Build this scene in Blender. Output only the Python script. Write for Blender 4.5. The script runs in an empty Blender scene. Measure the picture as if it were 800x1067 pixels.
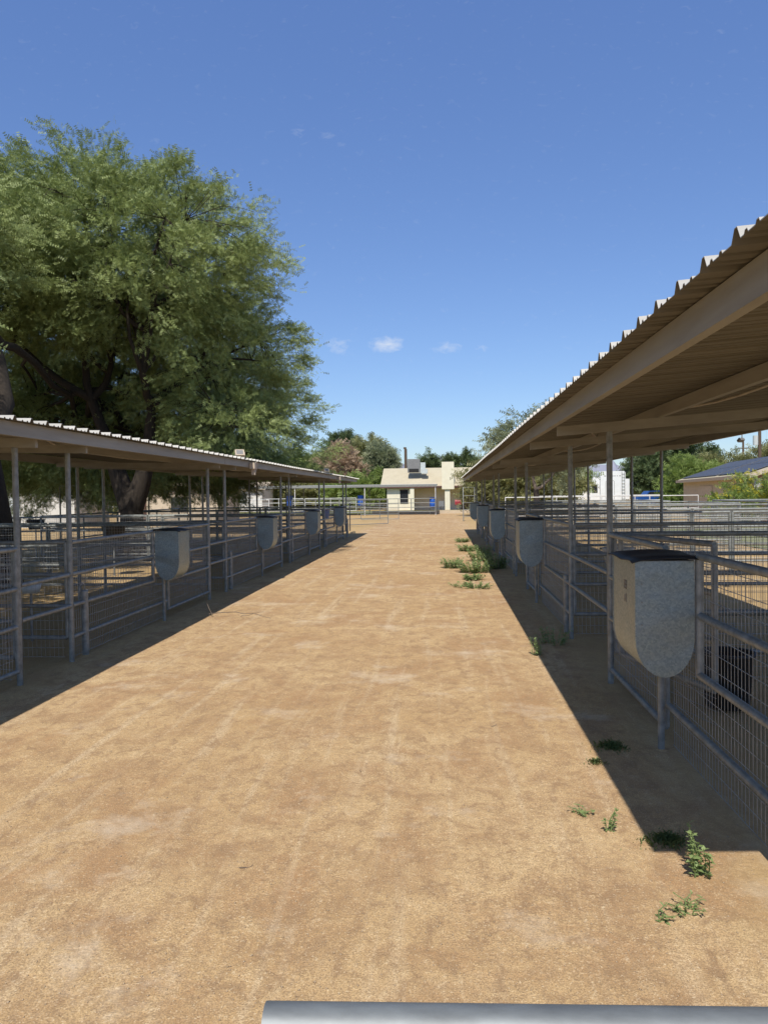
import bpy, math, random
import numpy as np
from mathutils import Vector, Matrix
R = math.radians
rng = np.random.default_rng(7); random.seed(7)
sc = bpy.context.scene
col = sc.collection
H = 1.8                                   # eye height

# ------------------------------------------------------------ materials
def new_mat(name):
    m = bpy.data.materials.new(name); m.use_nodes = True
    nt = m.node_tree; nt.nodes.clear()
    out = nt.nodes.new('ShaderNodeOutputMaterial'); b = nt.nodes.new('ShaderNodeBsdfPrincipled')
    nt.links.new(b.outputs[0], out.inputs[0])
    return m, nt, b, out
def N(nt, t, **k):
    n = nt.nodes.new(t)
    for a, v in k.items():
        if a in n.inputs.keys() if hasattr(n.inputs, 'keys') else False: n.inputs[a].default_value = v
        else: setattr(n, a, v)
    return n
def ramp(nt, src, stops):
    r = nt.nodes.new('ShaderNodeValToRGB'); e = r.color_ramp.elements
    while len(e) < len(stops): e.new(0.5)
    for i, (p, c) in enumerate(stops):
        e[i].position = p; e[i].color = (c[0], c[1], c[2], 1) if hasattr(c, '__len__') else (c, c, c, 1)
    nt.links.new(src, r.inputs[0]); return r.outputs[0]
def coords(nt, scale=(1, 1, 1), kind='Object'):
    t = nt.nodes.new('ShaderNodeTexCoord'); m = nt.nodes.new('ShaderNodeMapping')
    m.inputs['Scale'].default_value = scale
    nt.links.new(t.outputs[kind], m.inputs[0]); return m.outputs[0]
def wcoords(nt, scale=(1, 1, 1)):
    g = nt.nodes.new('ShaderNodeNewGeometry'); m = nt.nodes.new('ShaderNodeMapping')
    m.inputs['Scale'].default_value = scale
    nt.links.new(g.outputs['Position'], m.inputs[0]); return m.outputs[0]
def noise(nt, vec, scale, detail=4, rough=.55, out='Fac', dist=0):
    n = nt.nodes.new('ShaderNodeTexNoise')
    n.inputs['Scale'].default_value = scale; n.inputs['Detail'].default_value = detail
    n.inputs['Roughness'].default_value = rough; n.inputs['Distortion'].default_value = dist
    nt.links.new(vec, n.inputs['Vector']); return n.outputs[out]
def mixc(nt, fac, a, b, mode='MIX'):
    m = nt.nodes.new('ShaderNodeMix'); m.data_type = 'RGBA'; m.blend_type = mode
    for i, v in ((0, fac), (6, a), (7, b)):
        if hasattr(v, 'is_output') or isinstance(v, bpy.types.NodeSocket): nt.links.new(v, m.inputs[i])
        elif i == 0: m.inputs[0].default_value = v
        else: m.inputs[i].default_value = (v[0], v[1], v[2], 1)
    return m.outputs[2]
def bump(nt, b, h, strength, dist, prev=None):
    n = nt.nodes.new('ShaderNodeBump'); n.inputs['Strength'].default_value = strength; n.inputs['Distance'].default_value = dist
    nt.links.new(h, n.inputs['Height'])
    if prev is not None: nt.links.new(prev, n.inputs['Normal'])
    nt.links.new(n.outputs[0], b.inputs['Normal']); return n.outputs[0]
def simple(name, c, c2=None, rough=.6, metal=0, scale=8, bmp=0, bd=.01, stretch=(1, 1, 1), spec=.5):
    m, nt, b, o = new_mat(name)
    c2 = c2 or tuple(x*.75 for x in c)
    v = wcoords(nt, stretch)
    n = noise(nt, v, scale, 5, .6)
    f = ramp(nt, n, [(.3, 0), (.7, 1)])
    nt.links.new(mixc(nt, f, c2, c), b.inputs['Base Color'])
    b.inputs['Roughness'].default_value = rough; b.inputs['Metallic'].default_value = metal
    b.inputs['Specular IOR Level'].default_value = spec
    if bmp: bump(nt, b, n, bmp, bd)
    return m
M = {}
M['galv'] = simple('galvanized_steel', (.32, .335, .32), (.17, .18, .175), .55, .35, 14)
M['shaded_rail'] = simple('shaded_pipe', (.24, .26, .275), (.13, .14, .15), .55, .4, 22, 0, .01, (.4, 1, 1))  # near gate rail: galvanized colour darkened to stand in for a shadow on it
M['wire'] = simple('mesh_wire', (.38, .38, .36), (.24, .24, .23), .5, .3, 9)
M['white_pipe'] = simple('white_pipe', (.72, .73, .73), (.55, .56, .56), .5, .1, 3)
M['beam'] = simple('painted_beam', (.33, .315, .27), (.23, .215, .18), .6, 0, 3, .15, .01, (1, .3, 3))
M['conduit'] = simple('conduit', (.55, .50, .40), (.36, .31, .25), .5, .2, 5)
M['rubber'] = simple('black_rubber', (.025, .028, .03), (.015, .015, .016), .6, 0, 6, .3, .01)
M['blue'] = simple('blue_plastic', (.02, .12, .55), (.015, .09, .42), .4, 0, 2)
M['red'] = simple('red_paint', (.35, .03, .04), None, .5)
M['white'] = simple('white_panel', (.80, .80, .80), (.70, .70, .69), .4, 0, 1.5)
M['cream'] = simple('cream_stucco', (.76, .71, .56), (.70, .64, .49), .9, 0, 2, .3, .01)
M['tan_wall'] = simple('tan_stucco', (.55, .47, .36), (.47, .40, .30), .9, 0, 2, .3, .01)
M['pink_wall'] = simple('salmon_stucco', (.52, .24, .19), (.45, .20, .16), .9, 0, 2)
M['brown_trim'] = simple('brown_trim', (.13, .06, .045), None, .7)
M['tan_trim'] = simple('tan_trim', (.60, .50, .38), None, .7)
M['glass'] = simple('dark_glass', (.03, .035, .04), (.02, .02, .025), .1)
M['ac_grey'] = simple('cooler_grey', (.22, .22, .22), (.16, .16, .16), .6)
M['ac_pale'] = simple('cooler_pale', (.55, .60, .60), None, .5)
M['dark'] = simple('dark_void', (.02, .02, .02), None, .9)
M['wood'] = simple('pole_wood', (.12, .085, .06), (.07, .05, .035), .9, 0, 4, .3, .01, (3, 3, .3))
M['car_blue'] = simple('car_blue', (.03, .10, .35), (.025, .09, .32), .25, .2, 2)
M['solar'] = simple('solar_cell', (.018, .026, .06), (.012, .018, .04), .4, 0, 1, spec=.3)
M['rock'] = simple('hazy_rock', (.30, .31, .38), (.24, .25, .32), 1, 0, .004)  # bluish distance haze is put into the rock colour
M['stucco_w'] = simple('off_white_stucco', (.66, .65, .60), None, .9, 0, 2)
M['straw'] = simple('straw', (.62, .50, .30), (.40, .28, .15), .9, 0, 60)
M['stone'] = simple('pebble', (.48, .37, .25), (.27, .19, .12), .9, 0, 45)

# weathered corrugated roof: galvanized top, beige below with shade darkened into the colour
m, nt, b, o = new_mat('roof_sheet')
v = wcoords(nt, (.6, 4, 1)); n = noise(nt, v, 3, 6, .65)
nt.links.new(mixc(nt, ramp(nt, n, [(.3, 0), (.72, 1)]), (.32, .31, .29), (.45, .44, .42)), b.inputs['Base Color'])
b.inputs['Roughness'].default_value = .5; b.inputs['Metallic'].default_value = .15
M['roof'] = m
M['roof_shade'] = simple('roof_underside_shade', (.155, .14, .105), (.10, .09, .065), .7, 0, 2.5, 0, .01, (.5, 5, 1))
# spangled galvanized sheet for the feed bins
m, nt, b, o = new_mat('spangled_sheet')
v = wcoords(nt); vo = nt.nodes.new('ShaderNodeTexVoronoi'); vo.inputs['Scale'].default_value = 90
wv = nt.nodes.new('ShaderNodeVectorMath'); wv.operation = 'ADD'
nz = noise(nt, v, 40, 3, .6, 'Color'); sm = nt.nodes.new('ShaderNodeVectorMath'); sm.operation = 'SCALE'; sm.inputs['Scale'].default_value = .02
nt.links.new(nz, sm.inputs[0]); nt.links.new(v, wv.inputs[0]); nt.links.new(sm.outputs[0], wv.inputs[1]); nt.links.new(wv.outputs[0], vo.inputs['Vector'])
sp = nt.nodes.new('ShaderNodeSeparateColor'); nt.links.new(vo.outputs['Color'], sp.inputs[0])
c1 = mixc(nt, sp.outputs[0], (.225, .285, .31), (.33, .395, .42))
c2 = mixc(nt, ramp(nt, noise(nt, v, 5, 5, .6), [(.45, 0), (.78, .25)]), c1, (.30, .29, .26))
nt.links.new(c2, b.inputs['Base Color'])
mr = nt.nodes.new('ShaderNodeMapRange'); mr.inputs[3].default_value = .40; mr.inputs[4].default_value = .52
nt.links.new(sp.outputs[1], mr.inputs[0]); nt.links.new(mr.outputs[0], b.inputs['Roughness'])
b.inputs['Metallic'].default_value = .85; bump(nt, b, noise(nt, v, 4.5, 2, .5), .35, .03)
M['bin'] = m

def leafmat(name, a, b2, trans=.35, rough=.55):
    m, nt, b, o = new_mat(name)
    g = nt.nodes.new('ShaderNodeNewGeometry')
    big = noise(nt, wcoords(nt), .7, 3, .5)
    f = nt.nodes.new('ShaderNodeMath'); f.operation = 'MULTIPLY_ADD'; f.inputs[1].default_value = .55
    nt.links.new(g.outputs['Random Per Island'], f.inputs[0])
    f2 = nt.nodes.new('ShaderNodeMath'); f2.operation = 'MULTIPLY'; f2.inputs[1].default_value = .5
    nt.links.new(big, f2.inputs[0]); nt.links.new(f2.outputs[0], f.inputs[2])
    c = mixc(nt, f.outputs[0], a, b2)
    nt.links.new(c, b.inputs['Base Color']); b.inputs['Roughness'].default_value = rough
    t = nt.nodes.new('ShaderNodeBsdfTranslucent'); nt.links.new(c, t.inputs[0])
    mx = nt.nodes.new('ShaderNodeMixShader'); mx.inputs[0].default_value = trans
    nt.links.new(b.outputs[0], mx.inputs[1]); nt.links.new(t.outputs[0], mx.inputs[2]); nt.links.new(mx.outputs[0], o.inputs[0])
    return m
M['leaf'] = leafmat('mesquite_leaf', (.155, .205, .065), (.36, .43, .155), .25)
M['leaf_mid'] = leafmat('mid_green_leaf', (.12, .19, .04), (.32, .40, .11))
M['leaf_grey'] = leafmat('grey_green_leaf', (.17, .20, .11), (.33, .37, .22))
M['leaf_dark'] = leafmat('pine_needles', (.05, .085, .035), (.16, .21, .08), .15)
M['leaf_rust'] = leafmat('dry_rust_leaf', (.32, .22, .15), (.55, .42, .29), .25)
M['leaf_olive'] = leafmat('olive_leaf', (.16, .175, .06), (.36, .36, .16))
M['leaf_yellow'] = leafmat('yellow_blossom', (.45, .40, .03), (.75, .66, .06))
M['weed'] = leafmat('weed_leaf', (.17, .26, .08), (.36, .45, .20))
M['grassb'] = leafmat('grass_blade', (.13, .21, .07), (.30, .38, .15))
M['bark'] = simple('dark_bark', (.05, .038, .028), (.022, .017, .013), .95, 0, 7, .6, .03, (3, 3, .6))
M['twig'] = simple('pale_twig', (.20, .16, .12), (.12, .09, .07), .9, 0, 6)

# dirt
def dirt():
    m, nt, b, o = new_mat('compacted_dirt')
    P = wcoords(nt)
    big = noise(nt, P, .35, 5, .6); mid = noise(nt, P, 2.2, 6, .65, dist=.4); fine = noise(nt, P, 28, 6, .7); grit = noise(nt, P, 150, 3, .7)
    tr = noise(nt, wcoords(nt, (4.5, .22, 1)), 1.3, 4, .6, dist=.35)
    tr2 = noise(nt, wcoords(nt, (.9, .8, 1)), 1.1, 8, .72, dist=.8)
    clod = noise(nt, wcoords(nt, (1.2, .8, 1)), 7, 8, .75, dist=.5)
    c = mixc(nt, ramp(nt, big, [(.32, 0), (.68, 1)]), (.50, .32, .15), (.655, .475, .265))
    c = mixc(nt, ramp(nt, mid, [(.36, .8), (.56, 0)]), c, (.40, .245, .125))
    c = mixc(nt, ramp(nt, tr2, [(.50, 0), (.62, .85)]), c, (.42, .245, .12))
    c = mixc(nt, ramp(nt, tr, [(.54, 0), (.68, .48)]), c, (.70, .56, .38))
    c = mixc(nt, ramp(nt, clod, [(.38, .85), (.50, 0)]), c, (.33, .205, .11)); c = mixc(nt, ramp(nt, clod, [(.56, 0), (.68, .45)]), c, (.74, .58, .37))
    c = mixc(nt, ramp(nt, fine, [(.35, .45), (.55, 0)]), c, (.34, .23, .14))
    c = mixc(nt, ramp(nt, fine, [(.58, 0), (.72, .5)]), c, (.74, .62, .44))
    c = mixc(nt, ramp(nt, grit, [(.40, .75), (.5, 0)]), c, (.24, .165, .10))
    c = mixc(nt, ramp(nt, grit, [(.6, 0), (.70, .45)]), c, (.80, .69, .52))
    g2 = noise(nt, P, 75, 2, .6)
    c = mixc(nt, ramp(nt, g2, [(.36, .4), (.46, 0)]), c, (.36, .25, .15)); c = mixc(nt, ramp(nt, g2, [(.60, 0), (.70, .35)]), c, (.78, .66, .47))
    # pale gritty patches
    pg = noise(nt, P, .9, 6, .7)
    c = mixc(nt, ramp(nt, pg, [(.56, 0), (.68, .45)]), c, (.66, .56, .44))
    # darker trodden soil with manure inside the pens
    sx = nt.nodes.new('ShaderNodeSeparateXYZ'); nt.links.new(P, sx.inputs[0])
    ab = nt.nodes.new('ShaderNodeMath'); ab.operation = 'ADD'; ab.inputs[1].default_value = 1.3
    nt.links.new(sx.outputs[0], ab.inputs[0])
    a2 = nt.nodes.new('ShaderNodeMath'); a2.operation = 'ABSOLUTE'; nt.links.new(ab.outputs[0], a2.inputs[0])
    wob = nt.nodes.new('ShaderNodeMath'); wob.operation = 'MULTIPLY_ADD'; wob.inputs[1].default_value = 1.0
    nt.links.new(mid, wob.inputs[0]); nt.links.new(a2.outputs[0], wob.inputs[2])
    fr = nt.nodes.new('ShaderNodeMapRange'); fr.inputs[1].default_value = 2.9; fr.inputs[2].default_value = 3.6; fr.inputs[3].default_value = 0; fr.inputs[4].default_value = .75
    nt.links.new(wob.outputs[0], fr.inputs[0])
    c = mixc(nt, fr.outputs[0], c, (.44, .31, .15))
    nt.links.new(c, b.inputs['Base Color']); b.inputs['Roughness'].default_value = .95; b.inputs['Specular IOR Level'].default_value = .15
    n0 = bump(nt, b, clod, .5, .02); n1 = bump(nt, b, mid, .4, .04, n0); n2 = bump(nt, b, fine, .45, .015, n1); bump(nt, b, grit, .6, .004, n2)
    return m
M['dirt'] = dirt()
M['lawn'] = simple('lawn_turf', (.20, .21, .07), (.12, .14, .045), .95, 0, 3, .6, .03)
# shingle roof
m, nt, b, o = new_mat('shingle_roof')
br = nt.nodes.new('ShaderNodeTexBrick'); nt.links.new(coords(nt, (1, 1, 1)), br.inputs[0])
br.inputs['Scale'].default_value = 2.2; br.inputs['Color1'].default_value = (.48, .425, .31, 1); br.inputs['Color2'].default_value = (.40, .35, .255, 1)
br.inputs['Mortar'].default_value = (.34, .26, .19, 1); br.inputs['Mortar Size'].default_value = .012
nt.links.new(mixc(nt, noise(nt, wcoords(nt), .8, 5, .6), br.outputs[0], (.53, .48, .355)), b.inputs['Base Color']); b.inputs['Roughness'].default_value = .9
M['shingle'] = m

# ------------------------------------------------------------ mesh helpers
class MB:
    def __init__(s): s.v = []; s.f = []; s.s = []
    def add(s, vs, fs, smooth=False):
        k = len(s.v); s.v += [tuple(p) for p in vs]; s.f += [tuple(i+k for i in f) for f in fs]; s.s += [smooth]*len(fs); return s
    def box(s, x0, x1, y0, y1, z0, z1):
        vs = [(x, y, z) for x in (x0, x1) for y in (y0, y1) for z in (z0, z1)]
        return s.add(vs, [(0, 1, 3, 2), (4, 6, 7, 5), (0, 4, 5, 1), (2, 3, 7, 6), (0, 2, 6, 4), (1, 5, 7, 3)])
    def cbox(s, c, d): return s.box(c[0]-d[0]/2, c[0]+d[0]/2, c[1]-d[1]/2, c[1]+d[1]/2, c[2]-d[2]/2, c[2]+d[2]/2)
    def path(s, pts, rad, n=8, caps=True):
        pts = [Vector(p) for p in pts]; k = len(pts)
        rad = rad if hasattr(rad, '__len__') else [rad]*k
        vs = []; fs = []; prev = None
        for i, p in enumerate(pts):
            t = (pts[min(i+1, k-1)]-pts[max(i-1, 0)]).normalized()
            if prev is None:
                a = Vector((0, 0, 1)) if abs(t.z) < .9 else Vector((1, 0, 0))
                u = t.cross(a).normalized()
            else:
                u = (prev - t*prev.dot(t)).normalized()
            prev = u; w = t.cross(u)
            for j in range(n):
                an = 2*math.pi*(j+.5)/n; vs.append(p+(u*math.cos(an)+w*math.sin(an))*rad[i])
        for i in range(k-1):
            for j in range(n):
                a = i*n+j; b_ = i*n+(j+1) % n; fs.append((a, b_, b_+n, a+n))
        s.add(vs, fs, n > 4)
        if caps: 
            s.add(vs[:n], [tuple(range(n))[::-1]]); s.add(vs[-n:], [tuple(range(n))])
        return s
    def tube(s, a, b, r, n=8): return s.path([a, b], r, n)
    def prism(s, prof, axis, t0, t1, smooth=False):
        # prof: list of 2D points; axis 'x','y','z' is the extrusion axis
        def mk(p, t): return {'x': (t, p[0], p[1]), 'y': (p[0], t, p[1]), 'z': (p[0], p[1], t)}[axis]
        n = len(prof); vs = [mk(p, t0) for p in prof]+[mk(p, t1) for p in prof]
        s.add(vs, [(i, (i+1) % n, (i+1) % n+n, i+n) for i in range(n)], smooth)
        s.add(vs[:n], [tuple(range(n))[::-1]]); s.add(vs[n:], [tuple(range(n))]); return s
    def build(s, name, mat, parent=None, loc=(0, 0, 0), fix=True):
        me = bpy.data.meshes.new(name); me.from_pydata(s.v, [], s.f); me.polygons.foreach_set('use_smooth', s.s)
        me.materials.append(mat); me.update()
        if fix:
            import bmesh
            bm = bmesh.new(); bm.from_mesh(me); bmesh.ops.recalc_face_normals(bm, faces=bm.faces); bm.to_mesh(me); bm.free()
        o = bpy.data.objects.new(name, me); col.objects.link(o); o.location = loc
        if parent: o.parent = parent
        return o
def npmesh(name, V, F, mat, parent=None, loc=(0, 0, 0)):
    """V (n,3), F (m,k) arrays -> object"""
    me = bpy.data.meshes.new(name); k = F.shape[1]
    me.vertices.add(len(V)); me.vertices.foreach_set('co', V.astype(np.float32).ravel())
    me.loops.add(F.size); me.loops.foreach_set('vertex_index', F.astype(np.int32).ravel())
    me.polygons.add(len(F)); me.polygons.foreach_set('loop_start', np.arange(0, F.size, k, dtype=np.int32))
    me.materials.append(mat); me.update(calc_edges=True); me.validate()
    o = bpy.data.objects.new(name, me); col.objects.link(o); o.location = loc
    if parent: o.parent = parent
    return o
def tag(o, label, cat, group=None, kind=None):
    o['label'] = label; o['category'] = cat
    if group: o['group'] = group
    if kind: o['kind'] = kind
    return o
def struct(o, kind='structure'): o['kind'] = kind; return o
def thing(name, label, cat, loc=(0, 0, 0), rz=0, group=None):
    o = bpy.data.objects.new(name, None); col.objects.link(o); o.empty_display_size = .2
    o.location = loc; o.rotation_euler = (0, 0, rz); return tag(o, label, cat, group)
def copy_tree(o, parent=None):
    c = o.copy(); col.objects.link(c)
    if parent: c.parent = parent
    for ch in list(KIDS.get(o.name, [])): copy_tree(ch, c)
    return c
KIDS = {}
def note(o):
    for x in bpy.data.objects:
        pass
ORD = ['first', 'second', 'third', 'fourth', 'fifth', 'sixth', 'seventh', 'eighth', 'ninth', 'tenth', 'eleventh', 'twelfth']

# prototype cache: key -> root object ; first use places the prototype itself
PROTO = {}
def place(key, maker, loc, rz, label, cat, group):
    if key not in PROTO:
        root = maker(); PROTO[key] = (root, [c for c in bpy.data.objects if c.parent == root]); o = root
    else:
        src, kids = PROTO[key]; o = src.copy(); col.objects.link(o)
        for k in kids:
            c = k.copy(); col.objects.link(c); c.parent = o
            for g in [x for x in k.children]:
                d = g.copy(); col.objects.link(d); d.parent = c
    o.location = loc; o.rotation_euler = (0, 0, rz); tag(o, label, cat, group); return o

# ------------------------------------------------------------ ground
def axis(segs):
    out = []
    for a, b_, s in segs: out += list(np.arange(a, b_, s))
    return np.array(out+[segs[-1][1]])
xs = axis([(-6000, -600, 900), (-600, -60, 60), (-60, -13, 4), (-13, -5, .5), (-5, 4, .12), (4, 12, .5), (12, 60, 4), (60, 600, 60), (600, 6000, 900)])
ys = axis([(-400, -40, 60), (-40, -2, 4), (-2, 14, .12), (14, 40, .5), (40, 120, 4), (120, 600, 40), (600, 9000, 900)])
X, Y = np.meshgrid(xs, ys)
def bumpf(x, y):
    z = .004*np.sin(x*1.7+.6*np.sin(y*.8))*np.sin(y*1.1+1.3*np.sin(x*.9)) + .002*np.sin(x*5.1+y*1.3)*np.sin(y*4.3-x*2.1)
    # shallow wheel ruts along the aisle
    for xr in (-2.3, -.75):
        z -= .007*np.exp(-((x-xr-.15*np.sin(y*.12))/.14)**2)
    z -= .004*np.exp(-((x-.75-.1*np.sin(y*.3))/.2)**2)
    return z
Z = np.where((np.abs(X) < 12) & (Y < 60) & (Y > -3), bumpf(X, Y), 0)
V = np.stack([X.ravel(), Y.ravel(), Z.ravel()], 1); nx = len(xs); ny = len(ys)
ii, jj = np.meshgrid(np.arange(ny-1), np.arange(nx-1), indexing='ij'); a = (ii*nx+jj).ravel()
F = np.stack([a, a+1, a+nx+1, a+nx], 1)
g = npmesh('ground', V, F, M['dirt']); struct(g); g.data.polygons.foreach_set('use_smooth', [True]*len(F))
def gz(x, y): return float(bumpf(np.array(x), np.array(y)))
lw = MB(); lw.box(-30, 34, 70.5, 84.4, .004, .03); struct(lw.build('lawn', M['lawn']))
lw = MB(); lw.box(9.6, 30, 23, 39.5, .004, .03); struct(lw.build('lawn', M['lawn']))

# loose grit and straw on the dirt
def scatter(name, n, mat, ybox, smin, smax, straw=False):
    y = ybox[0]+(ybox[1]-ybox[0])*rng.random(n)**1.8; x = -3.6-.1*y+(6.9+.2*y)*rng.random(n); x = np.clip(x, -6, 5)
    s = smin+(smax-smin)*rng.random(n)**3
    base = np.array([[1, 0, 0], [-.5, .86, 0], [-.5, -.86, 0], [0, 0, 1.0], [0, 0, -.6]])
    if straw: base = base*np.array([4.5, .35, .35])
    an = rng.random(n)*6.28; ca, sa = np.cos(an), np.sin(an)
    B = np.repeat(base[None], n, 0)*(1+.5*(rng.random((n, 5, 3))-.5))*s[:, None, None]
    vx = B[:, :, 0]*ca[:, None]-B[:, :, 1]*sa[:, None]+x[:, None]; vy = B[:, :, 0]*sa[:, None]+B[:, :, 1]*ca[:, None]+y[:, None]
    vz = B[:, :, 2]*.7+(bumpf(x, y)+s*(.25 if not straw else .1))[:, None]
    V = np.stack([vx, vy, vz], 2).reshape(-1, 3)
    f = np.array([[0, 1, 3], [1, 2, 3], [2, 0, 3], [1, 0, 4], [2, 1, 4], [0, 2, 4]])
    F = (f[None]+5*np.arange(n)[:, None, None]).reshape(-1, 3)
    o = npmesh(name, V, F, mat); tag(o, 'loose pale grit lying on the tan dirt aisle' if not straw else 'short bits of straw scattered over the dirt aisle', 'gravel' if not straw else 'straw', kind='stuff')
scatter('gravel', 30000, M['stone'], (1.9, 14), .0015, .007)
scatter('straw_litter', 4000, M['straw'], (1.9, 12), .0015, .0035, True)

# ------------------------------------------------------------ fence panels (local x along the fence, z up)
PR = .024
def wires(L0, L1, z0, z1, sv, sh, y=.0):
    """welded wire: vectorised square bars"""
    V = []; F = []
    xs_ = np.arange(L0+sv*.5, L1, sv); zs = np.arange(z0+.01, z1, sh); r = .0019
    mb = MB()
    for x in xs_: mb.add([(x-r, y, z0), (x+r, y-r, z0), (x, y+r, z0), (x-r, y, z1), (x+r, y-r, z1), (x, y+r, z1)], [(0, 1, 4, 3), (1, 2, 5, 4), (2, 0, 3, 5)])
    for z in zs: mb.add([(L0, y+.004-r, z-r), (L0, y+.004, z+r), (L0, y+.004+r, z-r), (L1, y+.004-r, z-r), (L1, y+.004, z+r), (L1, y+.004+r, z-r)], [(0, 1, 4, 3), (1, 2, 5, 4), (2, 0, 3, 5)])
    return mb
def mk_panel(L, zr, ups, mesh=(.05, .10), z0=.03, notch=None, name='corral_fence', wside=1, wmesh=True, mat='galv', lowup=None, r=PR):
    """zr: rail heights top first; ups: x positions of uprights; notch=(x, zlow): rails above zlow stop at x"""
    def mk():
        root = bpy.data.objects.new(name, None); col.objects.link(root)
        for z in zr:
            end = L
            if notch and z > notch[1]-.02: end = notch[0]
            MB().tube((0, 0, z), (end, 0, z), r).build('rail', M[mat], root, fix=False)
        for u in ups:
            x, za, zb = u if hasattr(u, '__len__') else (u, zr[-1], zr[0])
            MB().tube((x, 0, za), (x, 0, zb), r).build('upright', M[mat], root, fix=False)
        if wmesh: wires(.02, L-.02, z0, zr[0], mesh[0], mesh[1], .026*wside).build('wire_mesh', M['wire'], root, fix=False)
        return root
    return mk
def mk_post(h, r, cap=True, base=True):
    def mk():
        root = bpy.data.objects.new('fence_post', None); col.objects.link(root)
        MB().tube((0, 0, -.1), (0, 0, h), r, 10).build('pipe', M['galv'], root, fix=False)
        if cap: MB().path([(0, 0, h), (0, .01, h+.07), (0, -.05, h+.10), (.0, -.11, h+.07), (0, -.12, h+.02)], .005, 5, True).build('latch_hook', M['wire'], root, fix=False)
        if cap: MB().path([(0, 0, h-.004), (0, 0, h+.008), (0, 0, h+.014)], [r*1.1, r*1.05, r*.4], 10).build('cap', M['galv'], root, fix=False)
        if base: MB().path([(0, 0, -.01), (0, 0, .006), (0, 0, .012)], [r*2.2, r*1.8, r*1.05], 10).build('foot', M['dirt'], root, fix=False)
        return root
    return mk
def mk_bin(L, w, hgt, side, rust):
    """feed bin, local: y along fence 0..L, fence plane at x=0, bin body towards x=-w*side... side=+1: aisle at -x"""
    def mk():
        root = bpy.data.objects.new('feed_bin', None); col.objects.link(root)
        prof = [(0, hgt)]
        # U profile: aisle side first
        n = 14; rx = w/2; rz = .24 if w > .3 else .2
        prof = [(-w, hgt)]+[(-w/2-rx*math.cos(t), rz-rz*math.sin(t)) for t in np.linspace(0, math.pi, n)]+[(0, hgt)]
        if side < 0: prof = [(-p[0], p[1]) for p in prof]
        b = MB(); m_ = len(prof)
        # curved shell
        vs = [(p[0], 0, p[1]) for p in prof]+[(p[0], L, p[1]) for p in prof]
        b.add(vs, [(i, i+1, i+1+m_, i+m_) for i in range(m_-1)], True)
        ins = [(p[0]*.985-.002*side, p[1]*.985+.006) for p in prof]
        vs = [(p[0], 0.004, p[1]) for p in ins]+[(p[0], L-.004, p[1]) for p in ins]
        b.add(vs, [(i+m_, i+1+m_, i+1, i) for i in range(m_-1)], True)
        b.build('bin_shell', M['bin'], root, fix=False)
        for yy, s in ((-.006, 1), (L+.006, -1)):
            e = MB(); e.prism([(p[0]*1.012, p[1]) for p in prof], 'y', yy, yy+.008*s); e.build('end_plate', M['bin'], root)
        # hem along the top rim
        h = MB()
        for a_, b2 in (((-w*side, 0, hgt), (-w*side, L, hgt)), ((-w*side, 0, hgt), (0, 0, hgt)), ((-w*side, L, hgt), (0, L, hgt))): h.tube(a_, b2, .006, 6)
        h.build('rim', M['galv'], root, fix=False)
        # rubber lid flap, sagging and a little wavy
        c = MB(); gx, gy = 7, 13; top = []; bot = []
        for i in range(gx+1):
            for j in range(gy+1):
                x = -side*(w+.03)*(1-i/gx)+side*.05*(i/gx); y = -.035+(L+.07)*j/gy
                z = hgt+.014+.022*math.sin(i/gx*2.6)*(.6+.4*math.sin(j/gy*3))+.005*math.sin(j*.8+rust)
                if i == 0: z -= .012
                if j == 0: z -= .008
                top.append((x, y, z)); bot.append((x, y, z-.006))
        k = len(top); fs = []
        for i in range(gx):
            for j in range(gy):
                q = i*(gy+1)+j; fs += [(q, q+1, q+gy+2, q+gy+1), (q+k, q+gy+1+k, q+gy+2+k, q+1+k)]
        ring = [j for j in range(gy+1)]+[i*(gy+1)+gy for i in range(1, gx+1)]+[gx*(gy+1)+j for j in range(gy-1, -1, -1)]+[i*(gy+1) for i in range(gx-1, 0, -1)]
        for q in range(len(ring)): a_, b2 = ring[q], ring[(q+1) % len(ring)]; fs.append((a_, b2, b2+k, a_+k))
        c.add(top+bot, fs, True); c.build('lid_flap', M['rubber'], root)
        # bolts
        for zz in (.35, .5, .62):
            MB().path([(-w*side*.9, -.006, zz*hgt*1.3 if zz*1.3 < .98 else .66), (-w*side*.9, -.011, zz*hgt*1.3 if zz*1.3 < .98 else .66)], .006, 6).build('bolt', M['galv'], root, fix=False)
        return root
    return mk

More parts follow.
